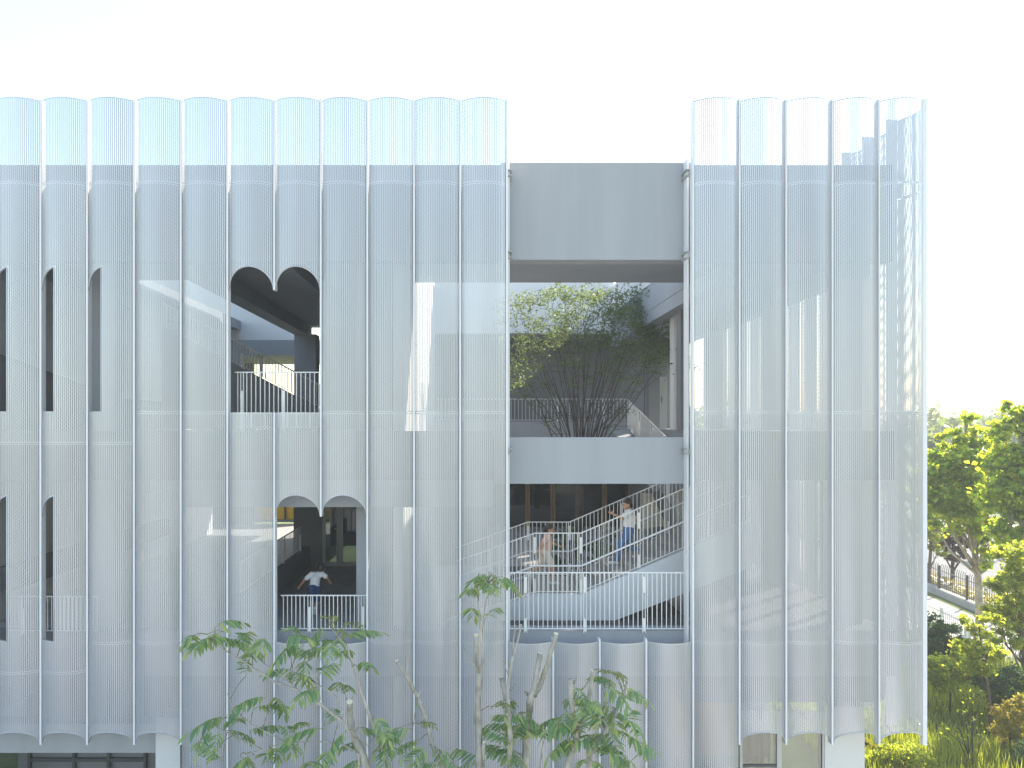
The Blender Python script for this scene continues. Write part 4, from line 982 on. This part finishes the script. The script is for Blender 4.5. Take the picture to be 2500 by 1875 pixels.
def person(label, base, H, J, top, bottom, sleeves=True, long_legs=False, hair_long=False, face=1, skirt=False, bib=False):
    """J: joints in units of body height, x to picture right, z up, y into the picture"""
    o = empty('person', base); tag(o, label, 'person'); S = {k: Vector(v) * H for k, v in J.items()}; h = H
    bm = bmesh.new(); hd = S['head']; f = Vector(J['face']).normalized(); side = f.cross(Vector((0, 0, 1))).normalized(); up = Vector((0, 0, 1))
    hr = .074 * h
    ball(bm, hd, (hr * .86, hr * .92, hr * 1.12), 18); ball(bm, hd + f * hr * .25 - up * hr * .45, hr * .68, 14)
    ball(bm, hd + f * hr * .98 - up * hr * .18, (hr * .16, hr * .16, hr * .22), 8)            # nose
    for s in (-1, 1):
        ball(bm, hd + side * s * hr * .9 - up * hr * .1, (hr * .16, hr * .16, hr * .26), 8)      # ears
    limb(bm, S['neck'], hd - up * hr * .6, .034 * h, .032 * h, 3)
    limb(bm, S['chest'], S['neck'], .075 * h, .04 * h, 4); limb(bm, S['pelvis'], S['chest'], .07 * h, .078 * h, 5)
    for s in 'LR':
        limb(bm, S['chest'].lerp(S['neck'], .6), S['sh' + s], .05 * h, .036 * h, 3)
        limb(bm, S['sh' + s], S['el' + s], .031 * h, .024 * h); limb(bm, S['el' + s], S['wr' + s], .024 * h, .017 * h)
        limb(bm, S['pelvis'], S['hip' + s], .06 * h, .056 * h, 2); limb(bm, S['hip' + s], S['kn' + s], .054 * h, .036 * h); limb(bm, S['kn' + s], S['an' + s], .036 * h, .022 * h)
        toe = S['an' + s] + Vector(J['foot' + s]) * h * .10; limb(bm, S['an' + s] - up * .012 * h, toe - up * .014 * h, .024 * h, .018 * h, 4)
        # hand: palm, four fingers, thumb
        dv = (S['wr' + s] - S['el' + s]).normalized(); sd_ = dv.cross(Vector((0, 1, .2))).normalized(); pn = dv.cross(sd_)
        palm = S['wr' + s] + dv * .034 * h; limb(bm, S['wr' + s], palm, .016 * h, .019 * h, 3)
        for k, ln in enumerate((.036, .044, .041, .032)):
            q = palm + sd_ * (k - 1.5) * .0105 * h + dv * .010 * h; mid = q + dv * ln * .6 * h + pn * .006 * h
            limb(bm, q, mid, .0058 * h, .0052 * h, 2); limb(bm, mid, mid + (dv * .7 + pn * .7) * ln * .4 * h, .0052 * h, .0045 * h, 2)
        q = S['wr' + s] + dv * .018 * h - sd_ * .014 * h; limb(bm, q, q + (dv * .6 - sd_ * .8).normalized() * .034 * h, .0068 * h, .0055 * h, 3)
    remeshed('body', bm, .0068 * h / 1.2, 'skin', o)
    # face marks: eyes and mouth
    for s in (-1, 1):
        bm = bmesh.new(); ball(bm, hd + f * hr * .86 + side * s * hr * .32 + up * hr * .06, hr * .10, 8); me = bpy.data.meshes.new('eye'); bm.to_mesh(me); bm.free(); me.materials.append(M['hair']); link(bpy.data.objects.new('eye', me), o)
    bm = bmesh.new(); ball(bm, hd + f * hr * .80 - up * hr * .58, (hr * .2, hr * .2, hr * .05), 8); me = bpy.data.meshes.new('mouth'); bm.to_mesh(me); bm.free(); me.materials.append(M['cloth_peach']); link(bpy.data.objects.new('mouth', me), o)
    # hair
    bm = bmesh.new(); ball(bm, hd - f * hr * .16 + up * hr * .22, (hr * 1.0, hr * 1.02, hr * 1.08), 18); ball(bm, hd - f * hr * .45 - up * hr * .25, hr * .78, 14)
    if hair_long: limb(bm, hd - f * hr * .8, hd - f * hr * 1.5 - up * hr * 1.3, hr * .42, hr * .2, 5)
    remeshed('hair', bm, .009 * h / 1.2, 'hair', o, 1)
    # top
    bm = bmesh.new(); g_ = .013 * h
    limb(bm, S['chest'], S['neck'].lerp(S['chest'], .25), .075 * h + g_, .05 * h + g_, 4); limb(bm, S['pelvis'].lerp(S['chest'], .3), S['chest'], .074 * h + g_ * 1.3, .078 * h + g_, 6)
    for s in 'LR':
        limb(bm, S['chest'].lerp(S['neck'], .6), S['sh' + s], .05 * h + g_ * .8, .037 * h + g_ * .8, 3)
        if sleeves: limb(bm, S['sh' + s], S['sh' + s].lerp(S['el' + s], .62), .034 * h + g_, .034 * h + g_, 4)
    remeshed('shirt', bm, .009 * h / 1.2, top, o, 3)
    # bottom
    bm = bmesh.new()
    limb(bm, S['pelvis'], S['pelvis'] + up * .03 * h, .077 * h + g_, .074 * h + g_, 2)
    for s in 'LR':
        limb(bm, S['pelvis'], S['hip' + s], .062 * h + g_, .058 * h + g_, 2)
        if long_legs: limb(bm, S['hip' + s], S['kn' + s], .056 * h + g_, .040 * h + g_); limb(bm, S['kn' + s], S['kn' + s].lerp(S['an' + s], .88), .040 * h + g_, .032 * h + g_)
        else: limb(bm, S['hip' + s], S['hip' + s].lerp(S['kn' + s], .72), .058 * h + g_, .056 * h + g_)
    if skirt: limb(bm, S['pelvis'], S['pelvis'] - up * .14 * h, .085 * h, .125 * h, 5)
    remeshed('trousers' if long_legs else 'shorts', bm, .009 * h / 1.2, bottom, o, 3)
    for s in 'LR':
        bm = bmesh.new(); toe = S['an' + s] + Vector(J['foot' + s]) * h * .105
        limb(bm, S['an' + s] - up * .012 * h - Vector(J['foot' + s]) * h * .02, toe - up * .014 * h, .029 * h, .024 * h, 4); remeshed('shoe', bm, .009 * h, 'shoe', o, 1)
    return o
# child running down the stair flight to the left
hA = 1.46; yA = 2.2; xA = PX(1535, yA)
ty = lambda x: ZL + (math.floor((x - X1) / TREAD) + 1) * RISE if x > X1 else ZL
feetA = ty(xA - .30)
JA = dict(pelvis=(.0, 0, .52), chest=(.015, 0, .70), neck=(-.005, 0, .81), head=(-.025, 0, .90), face=(-1, -.25, -.25), shL=(-.01, -.10, .79), shR=(.0, .10, .79), elL=(-.13, -.14, .70), wrL=(-.25, -.12, .76), elR=(.12, .14, .68), wrR=(.19, .13, .56),
          hipL=(0, -.055, .50), hipR=(0, .055, .50), knL=(-.13, -.06, .32), anL=(-.195, -.06, .045), knR=(.02, .06, .275), anR=(.165, .06, .165), footL=(-1, 0, -.05), footR=(-.8, 0, -.55))
person('person in white top and blue denim trousers running down the stairs', (xA, yA, feetA), hA, JA, 'cloth_white', 'cloth_blue', long_legs=True, face=-1)
# child striding across the landing to the right
hB = 1.34; yB = 2.15; xB = PX(1333, yB)
JB = dict(pelvis=(0, 0, .52), chest=(.02, 0, .69), neck=(.04, 0, .80), head=(.06, 0, .895), face=(1, -.3, -.05), shL=(.03, -.10, .78), shR=(.03, .10, .78), elL=(-.07, -.13, .66), wrL=(-.13, -.12, .55), elR=(.09, .13, .66), wrR=(.19, .10, .62),
          hipL=(0, -.055, .50), hipR=(0, .055, .50), knL=(.09, -.06, .29), anL=(.085, -.06, .04), knR=(-.09, .06, .29), anR=(-.25, .06, .17), footL=(1, 0, 0), footR=(.5, 0, -.85))
person('person in peach shirt and pale shorts striding across the stair landing', (xB, yB, ZL), hB, JB, 'cloth_peach', 'cloth_cream', hair_long=True)
# small child seen from behind running in the corridor
hC = 1.16; yC = 1.6; xC = PX(768, yC)
JC = dict(pelvis=(-.01, 0, .50), chest=(.0, .06, .66), neck=(.06, .11, .76), head=(.095, .15, .85), face=(.25, 1, -.2), shL=(-.075, .09, .75), shR=(.125, .09, .75), elL=(-.20, .05, .64), wrL=(-.29, .12, .53), elR=(.22, .04, .69), wrR=(.24, .16, .60),
          hipL=(-.065, 0, .48), hipR=(.045, 0, .48), knL=(-.06, .10, .29), anL=(-.06, .03, .045), knR=(.05, -.02, .27), anR=(.05, -.20, .20), footL=(0, 1, 0), footR=(0, .4, -.9))
person('small child in white T-shirt and navy shorts running behind the corridor railing', (xC, yC, Z2), hC, JC, 'cloth_white', 'cloth_navy')

# ------------------------------------------------------------------ morning haze
hz = MB().box(-910, 910, -310, 1210, -1.0, 19.0).build('haze', None); tag(hz, kind='stuff')
hm_ = bpy.data.materials.new('haze_air'); hm_.use_nodes = True; n_ = hm_.node_tree; n_.nodes.clear()
vo = n_.nodes.new('ShaderNodeVolumePrincipled'); vo.inputs['Color'].default_value = (0.93, 0.96, 1.0, 1); vo.inputs['Density'].default_value = 0.0012
vo.inputs['Anisotropy'].default_value = 0.0
mo = n_.nodes.new('ShaderNodeOutputMaterial'); n_.links.new(vo.outputs['Volume'], mo.inputs['Volume'])
hz.data.materials.append(hm_); sc.cycles.volume_bounces = 1
